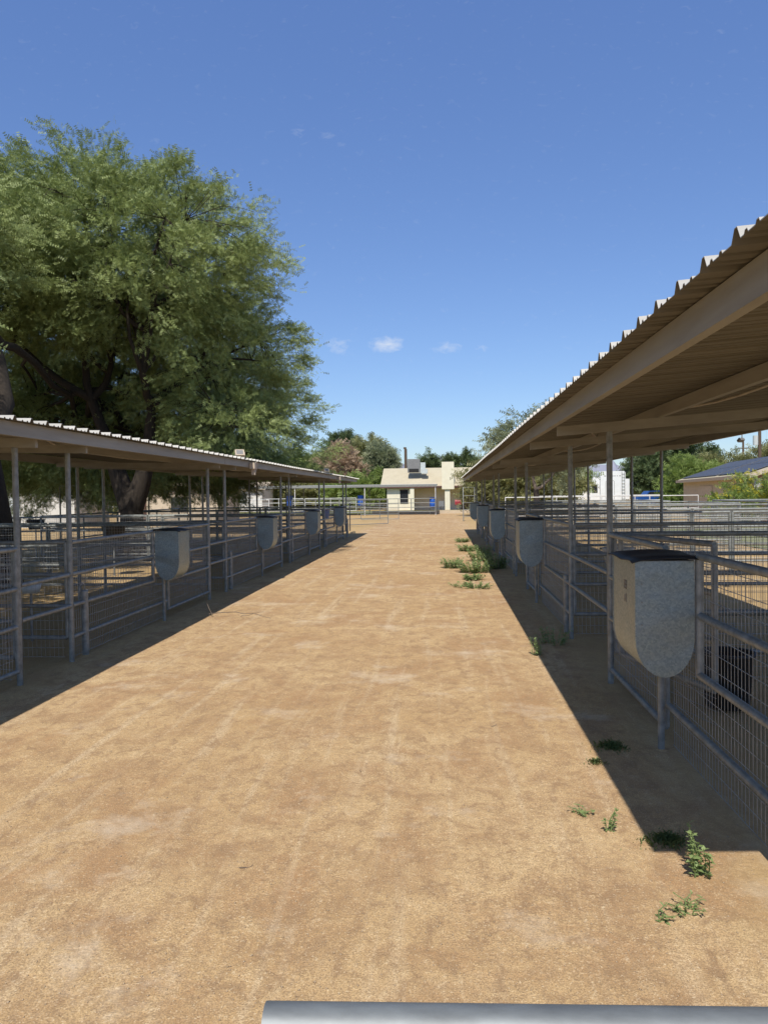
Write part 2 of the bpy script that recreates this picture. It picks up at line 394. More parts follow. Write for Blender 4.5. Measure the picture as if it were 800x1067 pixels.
# ------------------------------------------------------------ one shed row
def shed(side_word, xf, xb, A, per, gap, nb0, nb1, zr, binL, binW, binfar, sgn, y0, y1, eave, beamx, zs_f, zs_b, xr_b, penend, sleeve_off, firstlab):
    """xf/xb: front/back post x; sgn=+1: pens lie towards +x"""
    root = thing('shade_shelter', f'long open {side_word} horse shelter with corrugated roof on thin steel posts', 'shelter', (xf, 0, 0), 0, None)
    ox = xf
    # corrugated roof
    pitch = .278; prof = []
    yy = y0
    while yy < y1:
        for dy, dz in ((0, 0), (.065, 0), (.072, .011), (.088, .011), (.095, 0), (.145, 0), (.152, .011), (.168, .011), (.175, 0), (.200, 0), (.226, .040), (.246, .040), (.270, 0)):
            prof.append((yy+dy, dz))
        yy += pitch
    n = len(prof); vs = []; nxs = 5
    for lay in (0, -.003):
        for i in range(nxs+1):
            t = i/nxs; x = eave+(xr_b-eave)*t; z = zs_f+(zs_b-zs_f)*t
            for k, (y, dz) in enumerate(prof):
                vs.append((x-ox, y, z+dz+lay+.004*math.sin(y*.9+t*2)))
    fs = []
    for lay in (0, 1):
        o_ = lay*(nxs+1)*n
        for i in range(nxs):
            for k in range(n-1):
                q = o_+i*n+k; fs.append((q, q+1, q+n+1, q+n) if lay == 0 else (q, q+n, q+n+1, q+1))
    o_ = (nxs+1)*n
    for k in range(n-1):
        fs.append((k, k+o_, k+1+o_, k+1)); q = nxs*n+k; fs.append((q, q+1, q+1+o_, q+o_))
    ro = MB().add(vs, fs).build('roof_sheet', M['roof'], root, fix=False); ro.data.materials.append(M['roof_shade'])
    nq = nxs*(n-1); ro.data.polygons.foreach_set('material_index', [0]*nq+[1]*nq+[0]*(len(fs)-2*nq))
    zt = lambda x: zs_f+(zs_b-zs_f)*(x-eave)/(xr_b-eave)
    # C-channel front beam in lengths with splices, flange showing inside
    def cbeam(name, x, ya, yb, ztop, dep):
        b = MB(); w = .05*sgn
        b.box(min(x, x+.004*sgn), max(x, x+.004*sgn), ya, yb, ztop-dep, ztop)
        b.box(min(x+.004*sgn, x+w), max(x+.004*sgn, x+w), ya, yb, ztop-dep, ztop-dep+.004)
        b.box(min(x+.004*sgn, x+w), max(x+.004*sgn, x+w), ya, yb, ztop-.004, ztop)
        b.box(min(x+w-.004*sgn, x+w), max(x+w-.004*sgn, x+w), ya, yb, ztop-dep+.004, ztop-dep+.018)
        b.build(name, M['beam'], root, (-ox, 0, 0))
    q = y0+.05; k = 0
    cuts = [y0+.05]+[A+per*i+c for i in range(nb0-1, nb1+1) for c in (0.0,) if y0+.3 < A+per*i < y1-.3]+[y1-.1]
    fd = .125
    for i in range(len(cuts)-1):
        cbeam('front_beam', beamx+.0035*(i % 2)*sgn, cuts[i]+.002, cuts[i+1]-.002, zt(beamx)-.008, fd)
    cbeam('back_beam', xr_b-.12*sgn, y0+.05, y1-.1, zt(xr_b)-.02, .13)
    for t_ in (.30,):
        xx = eave+(xr_b-eave)*t_; cbeam('purlin', xx, y0+.06, y1-.11, zt(xx)-.016, .10)
    # cross beams, posts
    posts = []
    for i in range(nb0, nb1+1):
        for yy in (A+per*i, A+per*i+gap):
            if y0 < yy < y1-.15: posts.append(yy)
    for yy in posts:
        b = MB(); xa = beamx+.10*sgn; xe = xr_b-.13*sgn
        for zlo, zhi in ((-.205, -.118),):
            vs = []
            for x in (xa, xe):
                for dy in (-.022, .022):
                    for dz in (zlo, zhi): vs.append((x-ox, yy+dy, zt(x)+dz))
            b.add(vs, [(0, 1, 3, 2), (4, 6, 7, 5), (0, 4, 5, 1), (2, 3, 7, 6), (0, 2, 6, 4), (1, 5, 7, 3)])
        b.build('cross_beam', M['beam'], root)
        MB().tube((0, yy+.05*0, -.1), (0, yy, zt(xf)-.207), .028, 10).build('post', M['galv'], root, fix=False)
        MB().tube((xb-ox, yy, -.1), (xb-ox, yy, zt(xb)-.207), .028, 8).build('post', M['galv'], root, fix=False)
    # conduit sagging under the roof
    for ya, yb, x0_, x1_ in ((A+gap, A+per, .25, .9), (A-per+gap, A-.1, .3, .7), (A+per+gap, A+2*per, .2, .9)):
        pts = []
        for j in range(13):
            t = j/12; x = xf+sgn*(x0_+(x1_-x0_)*math.sin(t*2.4)); pts.append((x-ox, ya+(yb-ya)*t, zt(x)-.05-.06*math.sin(t*math.pi)-.02*math.sin(t*9)))
        MB().path(pts, .011, 6).build('conduit', M['conduit'], root, fix=False)
    zrail = zr
    sw = side_word
    near = {}
    # front line
    k = 0
    for i in range(nb0, nb1+1):
        ya = A+per*i; yb = ya+gap                      # A and B posts
        nbA = A+per*(i+1)                               # next A
        bn = nbA-binfar; be = bn+binL                   # bin near / far edge
        num = firstlab+k
        bay = ORD[num] if num < len(ORD) else str(num+1)
        if yb > y1-2: 
            # still the short link A-B at the last bay
            pass
        full = nbA < y1+.2
        if yb < y1:
            place(('link', sw), mk_panel(gap-.06, [zr[1], zr[2]], [], wmesh=False, name='fence_link'), (xf-.004*sgn, ya+.03, 0), math.pi/2,
                  f'two short pipe rails between posts, {bay} gap of the {sw} row', 'fence', f'short rail links along the {sw} shelter')
        if full:
            LP = be+.02-yb
            place(('front', sw), mk_panel(LP-.03, zr, [(LP-.03-(binL+.03), zr[2], zr[0])], notch=(LP-.03-(binL+.03), zr[2]), wside=-1 if sw == 'right' else 1),
                  (xf, yb+.03, 0), math.pi/2, f'galvanized mesh fence facing the aisle before the {bay} feed bin, {sw} row', 'fence', f'mesh panels along the {sw} aisle edge')
            Lg = nbA-be-.12
            place(('gate', sw), mk_panel(Lg, [zr[0], zr[1]-.03, zr[2]-.05, .14], [0, Lg], z0=.14, name='stall_gate', wside=-1 if sw == 'right' else 1),
                  (xf, be+.09, 0), math.pi/2, f'narrow mesh stall gate just beyond the {bay} feed bin of the {sw} row', 'gate', f'stall gates of the {sw} row')
            place(('binpost', sw), mk_post(binz-.0, .024, False), (xf-.06*sgn if sw != 'x' else xf, (be if sw == 'right' else (bn+be)/2), 0), 0,
                  f'short pipe post holding up the {bay} feed bin of the {sw} row', 'post', f'posts under the feed bins of the {sw} row')
            place(('bin', sw), mk_bin(binL, binW, binh, sgn, .3), (xf-.03*sgn, bn, binz), 0,
                  f'rounded galvanized feed bin with black rubber flap, {bay} along the {sw} row', 'feed bin', f'feed bins along the {sw} row')
        if yb+sleeve_off < y1-.5:
            place(('sleeve', sw), mk_post(.74, .038), (xf, yb+sleeve_off, 0), 0,
                  f'short thick capped pipe post at the corner of the {bay} stall of the {sw} row', 'post', f'short thick pipe posts of the {sw} row')
        # dividers running away from the aisle
        for which, yy in (('near', ya), ('far', yb)):
            if yy > y1: continue
            Ld = (penend-abs(xf))/2
            for h in (0, 1):
                xs0 = xf+sgn*(.04+h*Ld)
                place(('div', sw), mk_panel(Ld-.05, zr, [0.0, Ld-.05], z0=.05), (xs0, yy, 0), 0 if sgn > 0 else math.pi,
                      f'{"inner" if h == 0 else "outer"} half of divider fence on the {which} side of {bay} {sw} post pair', 'fence', f'divider panels of the {sw} pens')
        # back fence of the pen
        if full:
            Lb = (per-gap)
            place(('back', sw), mk_panel(Lb-.06, zr, [0, Lb/2, Lb-.06], mesh=(.05, .10), z0=.05), (sgn*penend, yb+.03, 0), math.pi/2,
                  f'outer back fence of the {bay} pen behind the {sw} shelter', 'fence', f'back fences of the {sw} pens')
        k += 1
    return root

binz, binh = .655, .715
ZR = [1.40, 1.035, .67, .305]
shed('right', 1.55, 4.0, 7.31, 7.15, 2.22, -1, 4, ZR, .62, .35, 2.51, 1, 2.07, 36.7, .85, .97, 2.515, 2.79, 4.62, 8.9, .36, 0)
binz, binh = .63, .69
ZL = [1.32, .965, .62, .27]
shed('left', -4.1, -6.45, 7.1, 6.05, 1.04, -1, 4, ZL, .46, .34, 2.58, -1, 1.2, 33.8, -3.71, -3.78, 2.495, 2.57, -6.95, 11.0, .33, 0)

# stencil marks on the side of the nearest right feed bin
mk = MB()
def bar(y, z, dy, dz): mk.box(1.1675, 1.1692, y-dy/2, y+dy/2, z-dz/2, z+dz/2)
yb0 = 4.8+.26
for zc, kind in ((1.20, 0), (1.115, 1)):
    if kind == 0:
        for dy in (-.028, .0, .028): bar(yb0+dy, zc, .010, .055)
        for dz in (-.024, .0, .024): bar(yb0, zc+dz, .066, .007)
    else:
        bar(yb0-.02, zc, .010, .055); bar(yb0+.006, zc-.012, .042, .008); bar(yb0+.02, zc-.006, .010, .045)
mk_o = mk.build('stencil_mark', simple('faded_ink', (.24, .21, .16), (.33, .29, .23), .9, 0, 60))
nearbin = min([o for o in bpy.data.objects if o.name.startswith('feed_bin') and o.location.x > 0 and o.location.y > 3], key=lambda o: o.location.y)
bpy.context.view_layer.update()
mk_o.parent = nearbin; mk_o.location = (-nearbin.location.x, -nearbin.location.y, -nearbin.location.z)
nearbin['label'] = 'large rounded galvanized feed bin nearest the camera on the right row, with faded marks'

# inner panel standing open inside the nearest right stall
t = place(('inner',), mk_panel(1.38, ZR, [0, 1.38], name='stall_gate'), (1.62, 7.18, 0), R(-74), 'mesh stall gate swung open into the pen behind the nearest right feed bin', 'gate', None)
# near left stall gate edge is given by the row itself

# tubs and small things in the stalls
def lathe(mb, prof, n=20):
    vs = []; k = len(prof)
    for r_, z in prof:
        for j in range(n): a_ = 2*math.pi*j/n; vs.append((r_*math.cos(a_), r_*math.sin(a_), z))
    fs = [(i*n+j, i*n+(j+1) % n, (i+1)*n+(j+1) % n, (i+1)*n+j) for i in range(k-1) for j in range(n)]
    mb.add(vs, fs, True); return mb
t = thing('water_bucket', 'tall black rubber bucket on the dirt behind the nearest right mesh panel', 'bucket', (2.32, 6.5, 0))
lathe(MB(), [(0, .02), (.17, .02), (.20, .44), (.225, .45), (.225, .47), (.19, .47), (.16, .05), (0, .05)]).build('tub', M['rubber'], t)
MB().path([(.2*math.cos(a_), .03, .45-.12*math.sin(a_)) for a_ in np.linspace(0, math.pi, 9)], .006, 6).build('handle', M['galv'], t, fix=False)
t = thing('feed_tub', 'low grey feed tub hung inside the second right stall', 'tub', (2.35, 10.6, .82))
lathe(MB(), [(0, 0), (.16, 0), (.21, .2), (.22, .22), (.2, .22), (.15, .03), (0, .03)]).build('tub', M['ac_pale'], t)
MB().tube((-.24, 0, .21), (.24, 0, .21), .014).tube((0, 0, -.8), (0, 0, 0), .02).build('bracket', M['galv'], t, fix=False)
for (x, y, lab) in ((-12.6, 22.9, 'round dark rubber tub hung on a pen rail under the left tree'), (-7.6, 17.2, 'dark rubber tub hung inside the left pens near the trunk')):
    t = thing('feed_tub', lab, 'tub', (x, y, .85))
    lathe(MB(), [(0, 0), (.2, 0), (.27, .3), (.29, .32), (.26, .32), (.2, .04), (0, .04)]).build('tub', M['rubber'], t)
    MB().tube((0, 0, -.85), (0, 0, 0), .02).build('stand', M['galv'], t, fix=False)
# pale animal waterer / trough left pens
for i, (x, y) in enumerate(((-5.2, 9.3), (-5.3, 15.4))):
    t = thing('salt_block_holder', ['small pale tub behind the nearest left fence panel', 'small pale tub inside the second left stall'][i], 'tub', (x, y, .62))
    lathe(MB(), [(0, 0), (.1, 0), (.13, .12), (.12, .12), (.09, .02), (0, .02)]).build('tub', M['ac_pale'], t)
    MB().tube((0, 0, -.62), (0, 0, 0), .016).build('stand', M['galv'], t, fix=False)

# floodlights on the left roof edge, lamp under the right roof
def flood(x, y, z, lab, rz):
    t = thing('floodlight', lab, 'floodlight', (x, y, z), rz)
    b = MB(); b.box(-.13, .13, -.02, .02, 0, .19); o1 = b.build('housing', M['tan_trim'], t); o1.rotation_euler.x = R(-32)
    b = MB(); b.box(-.095, .095, -.024, -.0205, .03, .165); o2 = b.build('lens', M['ac_grey'], t); o2.rotation_euler.x = R(-32)
    MB().path([(-.14, 0, .10), (-.14, .0, -.03), (.14, 0, -.03), (.14, 0, .10)], .008, 6).build('yoke', M['tan_trim'], t, fix=False)
    MB().tube((0, 0, -.03), (0, 0, -.1), .012, 6).build('stem', M['tan_trim'], t, fix=False)
    t.scale = (.66, .66, .66); return t
flood(-3.82, 14.3, 2.58, 'small beige floodlight on the left roof edge, nearer of two', R(25))
flood(-3.82, 25.2, 2.58, 'small beige floodlight on the left roof edge, farther of two', R(25))
for i, y in enumerate((14.9, 27.5)):
    t = thing('junction_box', ['beige junction box on the left fascia below the nearer floodlight', 'beige junction box on the left fascia near the far end'][i], 'junction box', (-3.72, y, 2.34))
    b = MB(); b.box(-.05, .05, -.09, .09, .0, .12); b.build('box', M['tan_trim'], t)
    b = MB(); b.box(-.03, .04, -.035, .035, -.12, -.002); b.build('socket', M['tan_trim'], t)
    MB().path([(.0, .09, .1), (.03, .2, .16), (.03, .24, .05), (-.02, .2, -.1)], .009, 6).build('cable', M['conduit'], t, fix=False)
t = thing('floodlight', 'small dark floodlight hanging below the right roof back edge', 'floodlight', (4.66, 12.4, 2.6)); t.scale = (.7, .7, .7)
o1 = MB().box(-.07, .07, -.03, .03, -.09, 0).build('housing', M['ac_grey'], t); o1.rotation_euler = (R(50), 0, R(20))
MB().tube((0, 0, 0), (0, 0, .12), .012, 6).build('stem', M['ac_grey'], t, fix=False)

# ------------------------------------------------------------ gate rail at the camera
t = thing('metal_gate', 'galvanized pipe gate whose top rail crosses the bottom of the picture', 'gate', (-.195, .79, 0), R(2.2))
gl = 3.0; r_ = .0255
MB().tube((.0, 0, 1.234), (gl, 0, 1.234), r_, 24).build('top_rail', M['shaded_rail'], t, fix=False); MB().tube((.03, 0, .16), (.03, 0, 1.212), r_, 16).build('upright', M['galv'], t, fix=False)
for z in (.16, .5, .86): MB().tube((.02, 0, z), (gl, 0, z), .021, 12).build('rail', M['galv'], t, fix=False)
MB().tube((gl, 0, .16), (gl, 0, 1.234), r_, 12).build('upright', M['galv'], t, fix=False)
wires(.02, gl, .16, 1.22, .05, .1, .026).build('wire_mesh', M['wire'], t, fix=False)

# ------------------------------------------------------------ foliage
def leaves(P, D, ln, wd, pairs=4, droop=.25, jitter=.6):
    """feathery compound leaves: at points P heading D; each = `pairs` pairs of slim leaflets"""
    n = len(P); D = D+jitter*rng.normal(size=D.shape); D[:, 2] -= droop
    D /= np.linalg.norm(D, axis=1)[:, None]+1e-9
    up = rng.normal(size=(n, 3)); S = np.cross(D, up); S /= np.linalg.norm(S, axis=1)[:, None]+1e-9
    Nn = np.cross(S, D)
    sc_ = ln*(.6+.8*rng.random(n)); Vs = []
    for i in range(pairs):
        t = (i+.6)/pairs
        for sd in (-1, 1):
            base = P+D*(sc_*t)[:, None]+Nn*(-.12*t*t*sc_)[:, None]
            tip = base+(S*sd+D*.55)*(wd*sc_/ln)[:, None]+Nn*((rng.random(n)-.5)*wd*.5)[:, None]
            mid = base+D*(sc_/pairs*.75)[:, None]+S*sd*(wd*.25)
            Vs.append(np.stack([base, tip, mid], 1))
    V = np.concatenate(Vs, 0).reshape(-1, 3); return V
def tri_obj(name, V, mat, parent, loc=(0, 0, 0)):
    return npmesh(name, V, np.arange(len(V)).reshape(-1, 3), mat, parent, loc)
def lobe_points(lobes, n, rmin=.6, noise_amp=.18):
    vol = np.array([l[1][0]*l[1][1]+l[1][1]*l[1][2]+l[1][0]*l[1][2] for l in lobes])*np.array([l[2] if len(l) > 2 else 1 for l in lobes]); pr = vol/vol.sum(); ch = rng.choice(len(lobes), n, p=pr)
    C = np.array([l[0] for l in lobes])[ch]; Rr = np.array([l[1] for l in lobes])[ch]
    d = rng.normal(size=(n, 3)); d /= np.linalg.norm(d, axis=1)[:, None]
    ph = np.array([[2.1, 3.3, 1.7], [5.2, 1.9, 4.1], [3.7, 6.1, 2.9]])
    w = 1+noise_amp*(np.sin(d@ph[0]*2+ch)+.8*np.sin(d@ph[1]*1.6+2*ch)+.6*np.sin(d@ph[2]*2.5))/1.5
    r = (rmin+(1-rmin)*rng.random(n)**.55)*w
    return C+d*Rr*r[:, None], d, ch
def limb(mb, a, b_, r0, r1, wob=.3, n=6, sides=6, sag=0):
    a = Vector(a); b_ = Vector(b_); L = (b_-a).length; pts = []; rr = []
    o1 = Vector(rng.normal(size=3))*wob*L*.25
    for i in range(n+1):
        t = i/n; p = a.lerp(b_, t)+o1*math.sin(t*math.pi)+Vector(rng.normal(size=3))*wob*.04*L*(0 < i < n)
        p.z += sag*math.sin(t*math.pi); pts.append(p); rr.append(r0+(r1-r0)*t**.8)
    mb.path(pts, rr, sides, False); return pts
def tree(name, label, cat, base, trunk_pts, trunk_r, lobes, nclus, per, leafmat_, ln, wd, clus=.5, pairs=4, group=None, limbs_per=3, rmin=.6, droop=.25, twigs=True, namp=.18, forks=None, twigmat='twig'):
    root = thing(name, label, cat, base, 0, group); B = Vector(base)
    tk = MB(); pts = [Vector(p) for p in trunk_pts]
    rr = [trunk_r*(1.25 if i == 0 else 1-.45*i/len(pts)) for i in range(len(pts))]
    tk.path(pts, rr, 10, False); fork = pts[-1]
    ends = []
    for f in (forks or []):
        fp = [Vector(p) for p in f]; tk.path(fp, [trunk_r*(.8-.52*i/(len(fp)-1)) for i in range(len(fp))], 9, False); ends.append(fp[-1])
    if not forks: ends = [fork]
    tk.build('trunk', M['bark'], root, fix=False)
    br = MB()
    P, D, ch = lobe_points(lobes, nclus, rmin, namp)
    # main limbs
    nodes = []
    for li, l in enumerate(lobes):
        c = Vector(l[0]); st = min(ends, key=lambda e: (e-c).length)
        m_ = limb(br, st, c+Vector((0, 0, -.15*l[1][2])), trunk_r*(.29 if forks else .5), trunk_r*.13, .3, 7, 7)
        for k in range(limbs_per*2):
            d = Vector(rng.normal(size=3)).normalized(); d.z = abs(d.z)*.6+.1
            e = c+Vector((d.x*l[1][0], d.y*l[1][1], d.z*l[1][2]))*.72
            nn = limb(br, m_[random.randint(3, 7)], e, trunk_r*.17, trunk_r*.05, .35, 6, 5); nodes += [(li, p) for p in nn[2:]]
    if twigs:
        NP = np.array([p for _, p in nodes]); 
        for i in range(nclus):
            if rng.random() < twigs:
                q = Vector(P[i]); dd = np.linalg.norm(NP-P[i], axis=1); s = Vector(NP[dd.argmin()])
                limb(br, s, q+Vector(D[i])*clus*.4, .012+trunk_r*.01, .004, .25, 4, 3)
    if br.v: br.build('branches', M[twigmat], root, fix=False)
    # leaves round each cluster: elongated outward
    n = nclus*per; idx = np.repeat(np.arange(nclus), per)
    sc_ = clus*(.6+.8*rng.random(nclus))[idx]
    along = (rng.random(n)-.35)*1.5
    out = D[idx]*np.array([1, 1, .45]); out /= np.linalg.norm(out, axis=1)[:, None]+1e-9
    Q = P[idx]+out*(along*sc_)[:, None]+rng.normal(size=(n, 3))*(sc_*.30)[:, None]*np.array([1, 1, .55])
    Q[:, 2] -= .25*sc_*np.clip(along, 0, 2)**2
    Vl = leaves(Q, out.copy(), ln, wd, pairs, droop)
    ok = Vl.reshape(-1, 3, 3)[:, :, 2].min(1) > .02-B.z
    Vl = Vl.reshape(-1, 3, 3)[ok].reshape(-1, 3)
    tri_obj('crown', Vl, leafmat_, root)
    return root
# the two big mesquites behind the left shelter (coordinates local to the trunk base)
b1 = (-8.75, 21.0, 0)
L1 = [((1.3, -1.4, 7.9), (3.1, 2.6, 2.1), 1.6), ((-.8, -.6, 8.7), (2.7, 2.8, 2.5), 1.6), ((2.4, .8, 5.5), (2.1, 2.6, 2.1), 1.3), ((-3.7, -.6, 8.5), (2.9, 2.8, 2.4), 1.5),
      ((-1.2, 4.6, 6.6), (4.4, 2.4, 2.9), 1.3), ((3.0, -.2, 3.9), (1.3, 1.8, 1.1)), ((-.8, 6.4, 4.4), (5.2, 1.8, 2.5), 1.7), ((-6.0, 6.0, 4.4), (3.8, 2.2, 2.7), 1.6), ((-2.5, 7.2, 2.9), (6.5, 1.6, 1.1), 1.5), ((-.6, -.2, 7.4), (3.5, 2.4, 1.6), 1.1)]
tree('mesquite_tree', 'big spreading green mesquite with a forked dark trunk behind the left shelter', 'tree', b1,
     [(0, 0, -.1), (.02, 0, .8), (0, 0, 1.7)], .42, L1, 3500, 92, M['leaf'], .16, .036, .46, 4, 'large mesquites behind the left shelter', 4, .55, .15, .55,
     forks=[[(0, 0, 1.5), (-.35, .1, 2.3), (-.7, .2, 3.3), (-1.1, 0, 4.6)], [(0, 0, 1.5), (.3, 0, 2.2), (.55, -.1, 2.9), (.8, -.4, 4.4)]], namp=.2, twigmat='bark')
b2 = (-8.9, 14.6, 0)
L2_old = [((-2.2, .6, 6.6), (2.7, 2.6, 2.4)), ((-3.6, .4, 4.9), (3.0, 2.8, 2.0)), ((-1.4, 2.4, 4.6), (2.4, 2.4, 1.8), .8), ((-4.0, -.5, 8.0), (2.4, 2.4, 1.9)), ((-2.5, 4.0, 3.4), (3.0, 1.6, 1.6), .8)]
L2 = [((-2.4, .4, 7.3), (2.5, 2.4, 1.9)), ((-4.6, .2, 6.8), (2.6, 2.6, 1.8)), ((-4.2, -.5, 8.3), (2.3, 2.2, 1.7)), ((-2.0, 8.4, 4.0), (3.4, 1.8, 2.1), 1.2), ((-6, 8.0, 4.4), (3.5, 2.0, 2.6), 1.3)]
tree('mesquite_tree', 'large mesquite at the left edge with a thick leaning trunk', 'tree', b2,
     [(0, 0, -.1), (.03, 0, .9), (-.1, 0, 1.9), (-.3, .1, 3.0)], .44, L2, 1600, 80, M['leaf'], .15, .034, .46, 4, 'large mesquites behind the left shelter', 4, .55, .15, .55,
     forks=[[(-.3, .1, 2.9), (-1.0, .3, 3.7), (-1.8, .5, 4.6), (-2.4, .5, 5.6)], [(-.3, .1, 2.9), (-.1, .5, 3.8), (-.6, 1.2, 4.8), (-1.2, 1.6, 5.8)]], namp=.2, twigmat='bark')

b3 = (-13.0, 4.5, 0)
tree('mesquite_tree', 'mesquite standing out of frame to the left of the near left pens', 'tree', b3, [(0, 0, -.1), (.1, 0, 1), (0, 0, 2.2)], .4,
     [((0, 0, 6.2), (3.6, 3.4, 2.2)), ((3.2, 2.2, 5.8), (2.8, 2.8, 1.8)), ((3.4, 5.0, 5.6), (2.2, 2.2, 1.6)), ((.5, 5.5, 5.8), (2.6, 2.4, 1.8)), ((2.6, 7.2, 5.4), (2.3, 2.2, 1.5))], 1100, 70, M['leaf'], .2, .06, .6, 4, 'large mesquites behind the left shelter', 3, .3, .15, .2)
# trees behind
def back_tree(lab, cat, x, y, lobes, mat, n, per, ln, wd, clus, tr=.25, name='leafy_tree', rmin=.35, group='trees in the distance', th=2.0, twigs=.15, droop=.1, namp=.25):
    lob = [((cx-x, cy-y, cz), r) + tuple(rest) for (cx, cy, cz), r, *rest in lobes]
    return tree(name, lab, cat, (x, y, 0), [(0, 0, -.1), (.05, 0, th*.5), (0, 0, th)], tr, lob, n, per, mat, ln, wd, clus, 3, group, 2, rmin, droop, twigs, namp)
back_tree('bright green tree left of the rust-brown one, beyond the far roof', 'tree', -20, 104, [((-20, 104, 4.0), (4.0, 3, 3.1)), ((-16.5, 104, 4.8), (3, 3, 2.7)), ((-24, 104, 3.4), (3.5, 3, 2.6))], M['leaf_mid'], 420, 30, .7, .28, 1.0)
back_tree('dry rust-brown tree beyond the far roof', 'tree', -13.5, 99, [((-13.6, 99, 5.6), (2.2, 2, 2.4)), ((-12.2, 99, 3.6), (2.4, 2, 2.0))], M['leaf_rust'], 260, 30, .6, .2, .8, twigs=.5)
back_tree('tall dark cypress rising behind the rust-brown tree', 'tree', -14, 108, [((-14.6, 108, 7.6), (1.2, 1.2, 3.1)), ((-13.2, 108, 7.2), (1.3, 1.2, 3.3))], M['leaf_dark'], 200, 30, .55, .2, .6, name='cypress_tree')
back_tree('brown-green tree standing right of the rust-brown one', 'tree', -9.6, 104, [((-10.3, 104, 6.3), (2.2, 2.2, 3.2)), ((-8.9, 104, 4.8), (1.8, 2, 2.6))], M['leaf_olive'], 300, 30, .6, .2, .8)
back_tree('grey-green tree just left of the far house roof', 'tree', -6.8, 100, [((-8.0, 100, 6.2), (1.5, 2, 1.9)), ((-8.4, 100, 3.6), (1.7, 2, 2.4))], M['leaf_grey'], 240, 30, .6, .2, .8)
back_tree('low green tree beyond the far left shelter roof', 'tree', -9.5, 92, [((-9.2, 92, 2.2), (2.6, 2, 1.9)), ((-12, 92, 1.9), (2.2, 2, 1.6))], M['leaf_mid'], 220, 30, .6, .2, .8)
back_tree('low bushy tree between the two left blue barrels, beyond the pens', 'tree', -19, 96, [((-17.5, 96, 1.9), (4, 2, 1.7)), ((-24, 96, 2.4), (4.5, 2, 2.2))], M['leaf_olive'], 320, 28, .7, .25, 1.0)
back_tree('green tree far behind the left mesquites', 'tree', -34, 90, [((-34, 90, 4), (7, 4, 3.6)), ((-43, 88, 4), (6, 4, 4))], M['leaf_olive'], 420, 28, .9, .35, 1.2)
for i, (x, h) in enumerate(((-2.25, 7.6), (-1.2, 6.9), (1.0, 7.0), (2.3, 7.2), (3.4, 7.5), (4.6, 6.8))):
    back_tree(['slim dark conifer left of a pair behind the house ridge', 'shorter dark conifer right of a pair behind the house ridge', 'dark rounded tree just right of the chimney top', 'dark tree second right of the chimney',
               'tallest dark tree right of the chimney', 'dark tree near the right roof tip behind the house'][i], 'tree', x, 110,
              [((x, 110, h-1.3), (.62 if i < 2 else .95, .8, 1.5)), ((x, 110, 3.6), (.9, .8, 2))], M['leaf_dark'], 90, 26, .5, .18, .5, name='conifer_tree', th=2.5)
# right side
back_tree('open airy tree rising above the right shelter roof', 'tree', 6.2, 52, [((4.3, 52, 5.1), (1.5, 1.5, 1.2)), ((6.0, 52, 5.8), (2.2, 2, 1.6)), ((8, 53, 4.6), (2.4, 2, 2.0))], M['leaf_grey'], 300, 22, .34, .1, .55, rmin=.2, twigs=.8)
back_tree('rounded olive-green tree left of the right shelter posts', 'tree', 3.4, 62, [((3.6, 62, 2.5), (1.6, 1.5, 1.7)), ((5.2, 62, 2.7), (1.7, 1.5, 1.8))], M['leaf_olive'], 260, 30, .4, .14, .6)
back_tree('rounded green tree among the right shelter posts', 'tree', 8.0, 64, [((7.6, 64, 2.6), (1.9, 1.6, 1.8)), ((9.6, 65, 2.9), (1.7, 1.5, 1.9))], M['leaf_olive'], 260, 30, .4, .14, .6)
back_tree('green tree in front of the house end wall', 'tree', 12.2, 74, [((12.0, 74, 3.2), (1.5, 1.5, 1.6))], M['leaf_mid'], 140, 30, .4, .14, .6)
back_tree('tall dark pine behind the white trailer', 'tree', 27, 97, [((25.0, 97, 4.0), (2.0, 2.5, 3.2)), ((28, 97, 5.0), (2.6, 3, 3.3)), ((31, 97, 5.2), (2.2, 3, 2.3)), ((28.5, 97, 3), (4.2, 3, 2.6))], M['leaf_dark'], 640, 34, .6, .2, .9, name='pine_tree', th=4)
back_tree('bright green tree between the white trailer and the gabled house', 'tree', 25, 82, [((24.8, 82, 2.4), (1.7, 2, 2.2)), ((26.3, 82, 3.3), (1.7, 2, 1.7)), ((27, 84, 1.8), (1.5, 2, 1.6))], M['leaf_mid'], 320, 34, .45, .16, .7)
back_tree('green tree behind the solar roof', 'tree', 31, 88, [((29.5, 88, 3.6), (2.5, 2, 1.7)), ((33, 88, 3.8), (2.6, 2, 1.7)), ((37, 88, 4.6), (3, 2, 2.4))], M['leaf_olive'], 340, 30, .5, .18, .8)
t = tree('flowering_bush', 'bush covered in yellow blossom in front of the salmon gable', 'bush', (14.4, 38, 0), [(0, 0, -.1), (0, 0, .3), (0, .1, .7)], .09,
         [((-.4, 0, 1.1), (1.0, 1.0, .8)), ((1.6, .2, 1.25), (1.2, 1.0, .9)), ((.5, 0, 2.0), (.8, .7, .65))], 260, 20, M['leaf_mid'], .22, .07, .35, 3, None, 3, .3, .1, .4)
Pb, Db, _ = lobe_points([((-.4, 0, 1.1), (1.05, 1.05, .85)), ((1.6, .2, 1.25), (1.25, 1.05, .95)), ((.5, 0, 2.0), (.85, .75, .7))], 420, .9, .2)
idx = np.repeat(np.arange(420), 4); tri_obj('blossom', leaves(Pb[idx]+rng.normal(size=(1680, 3))*.06, Db[idx], .10, .06, 2), M['leaf_yellow'], t)

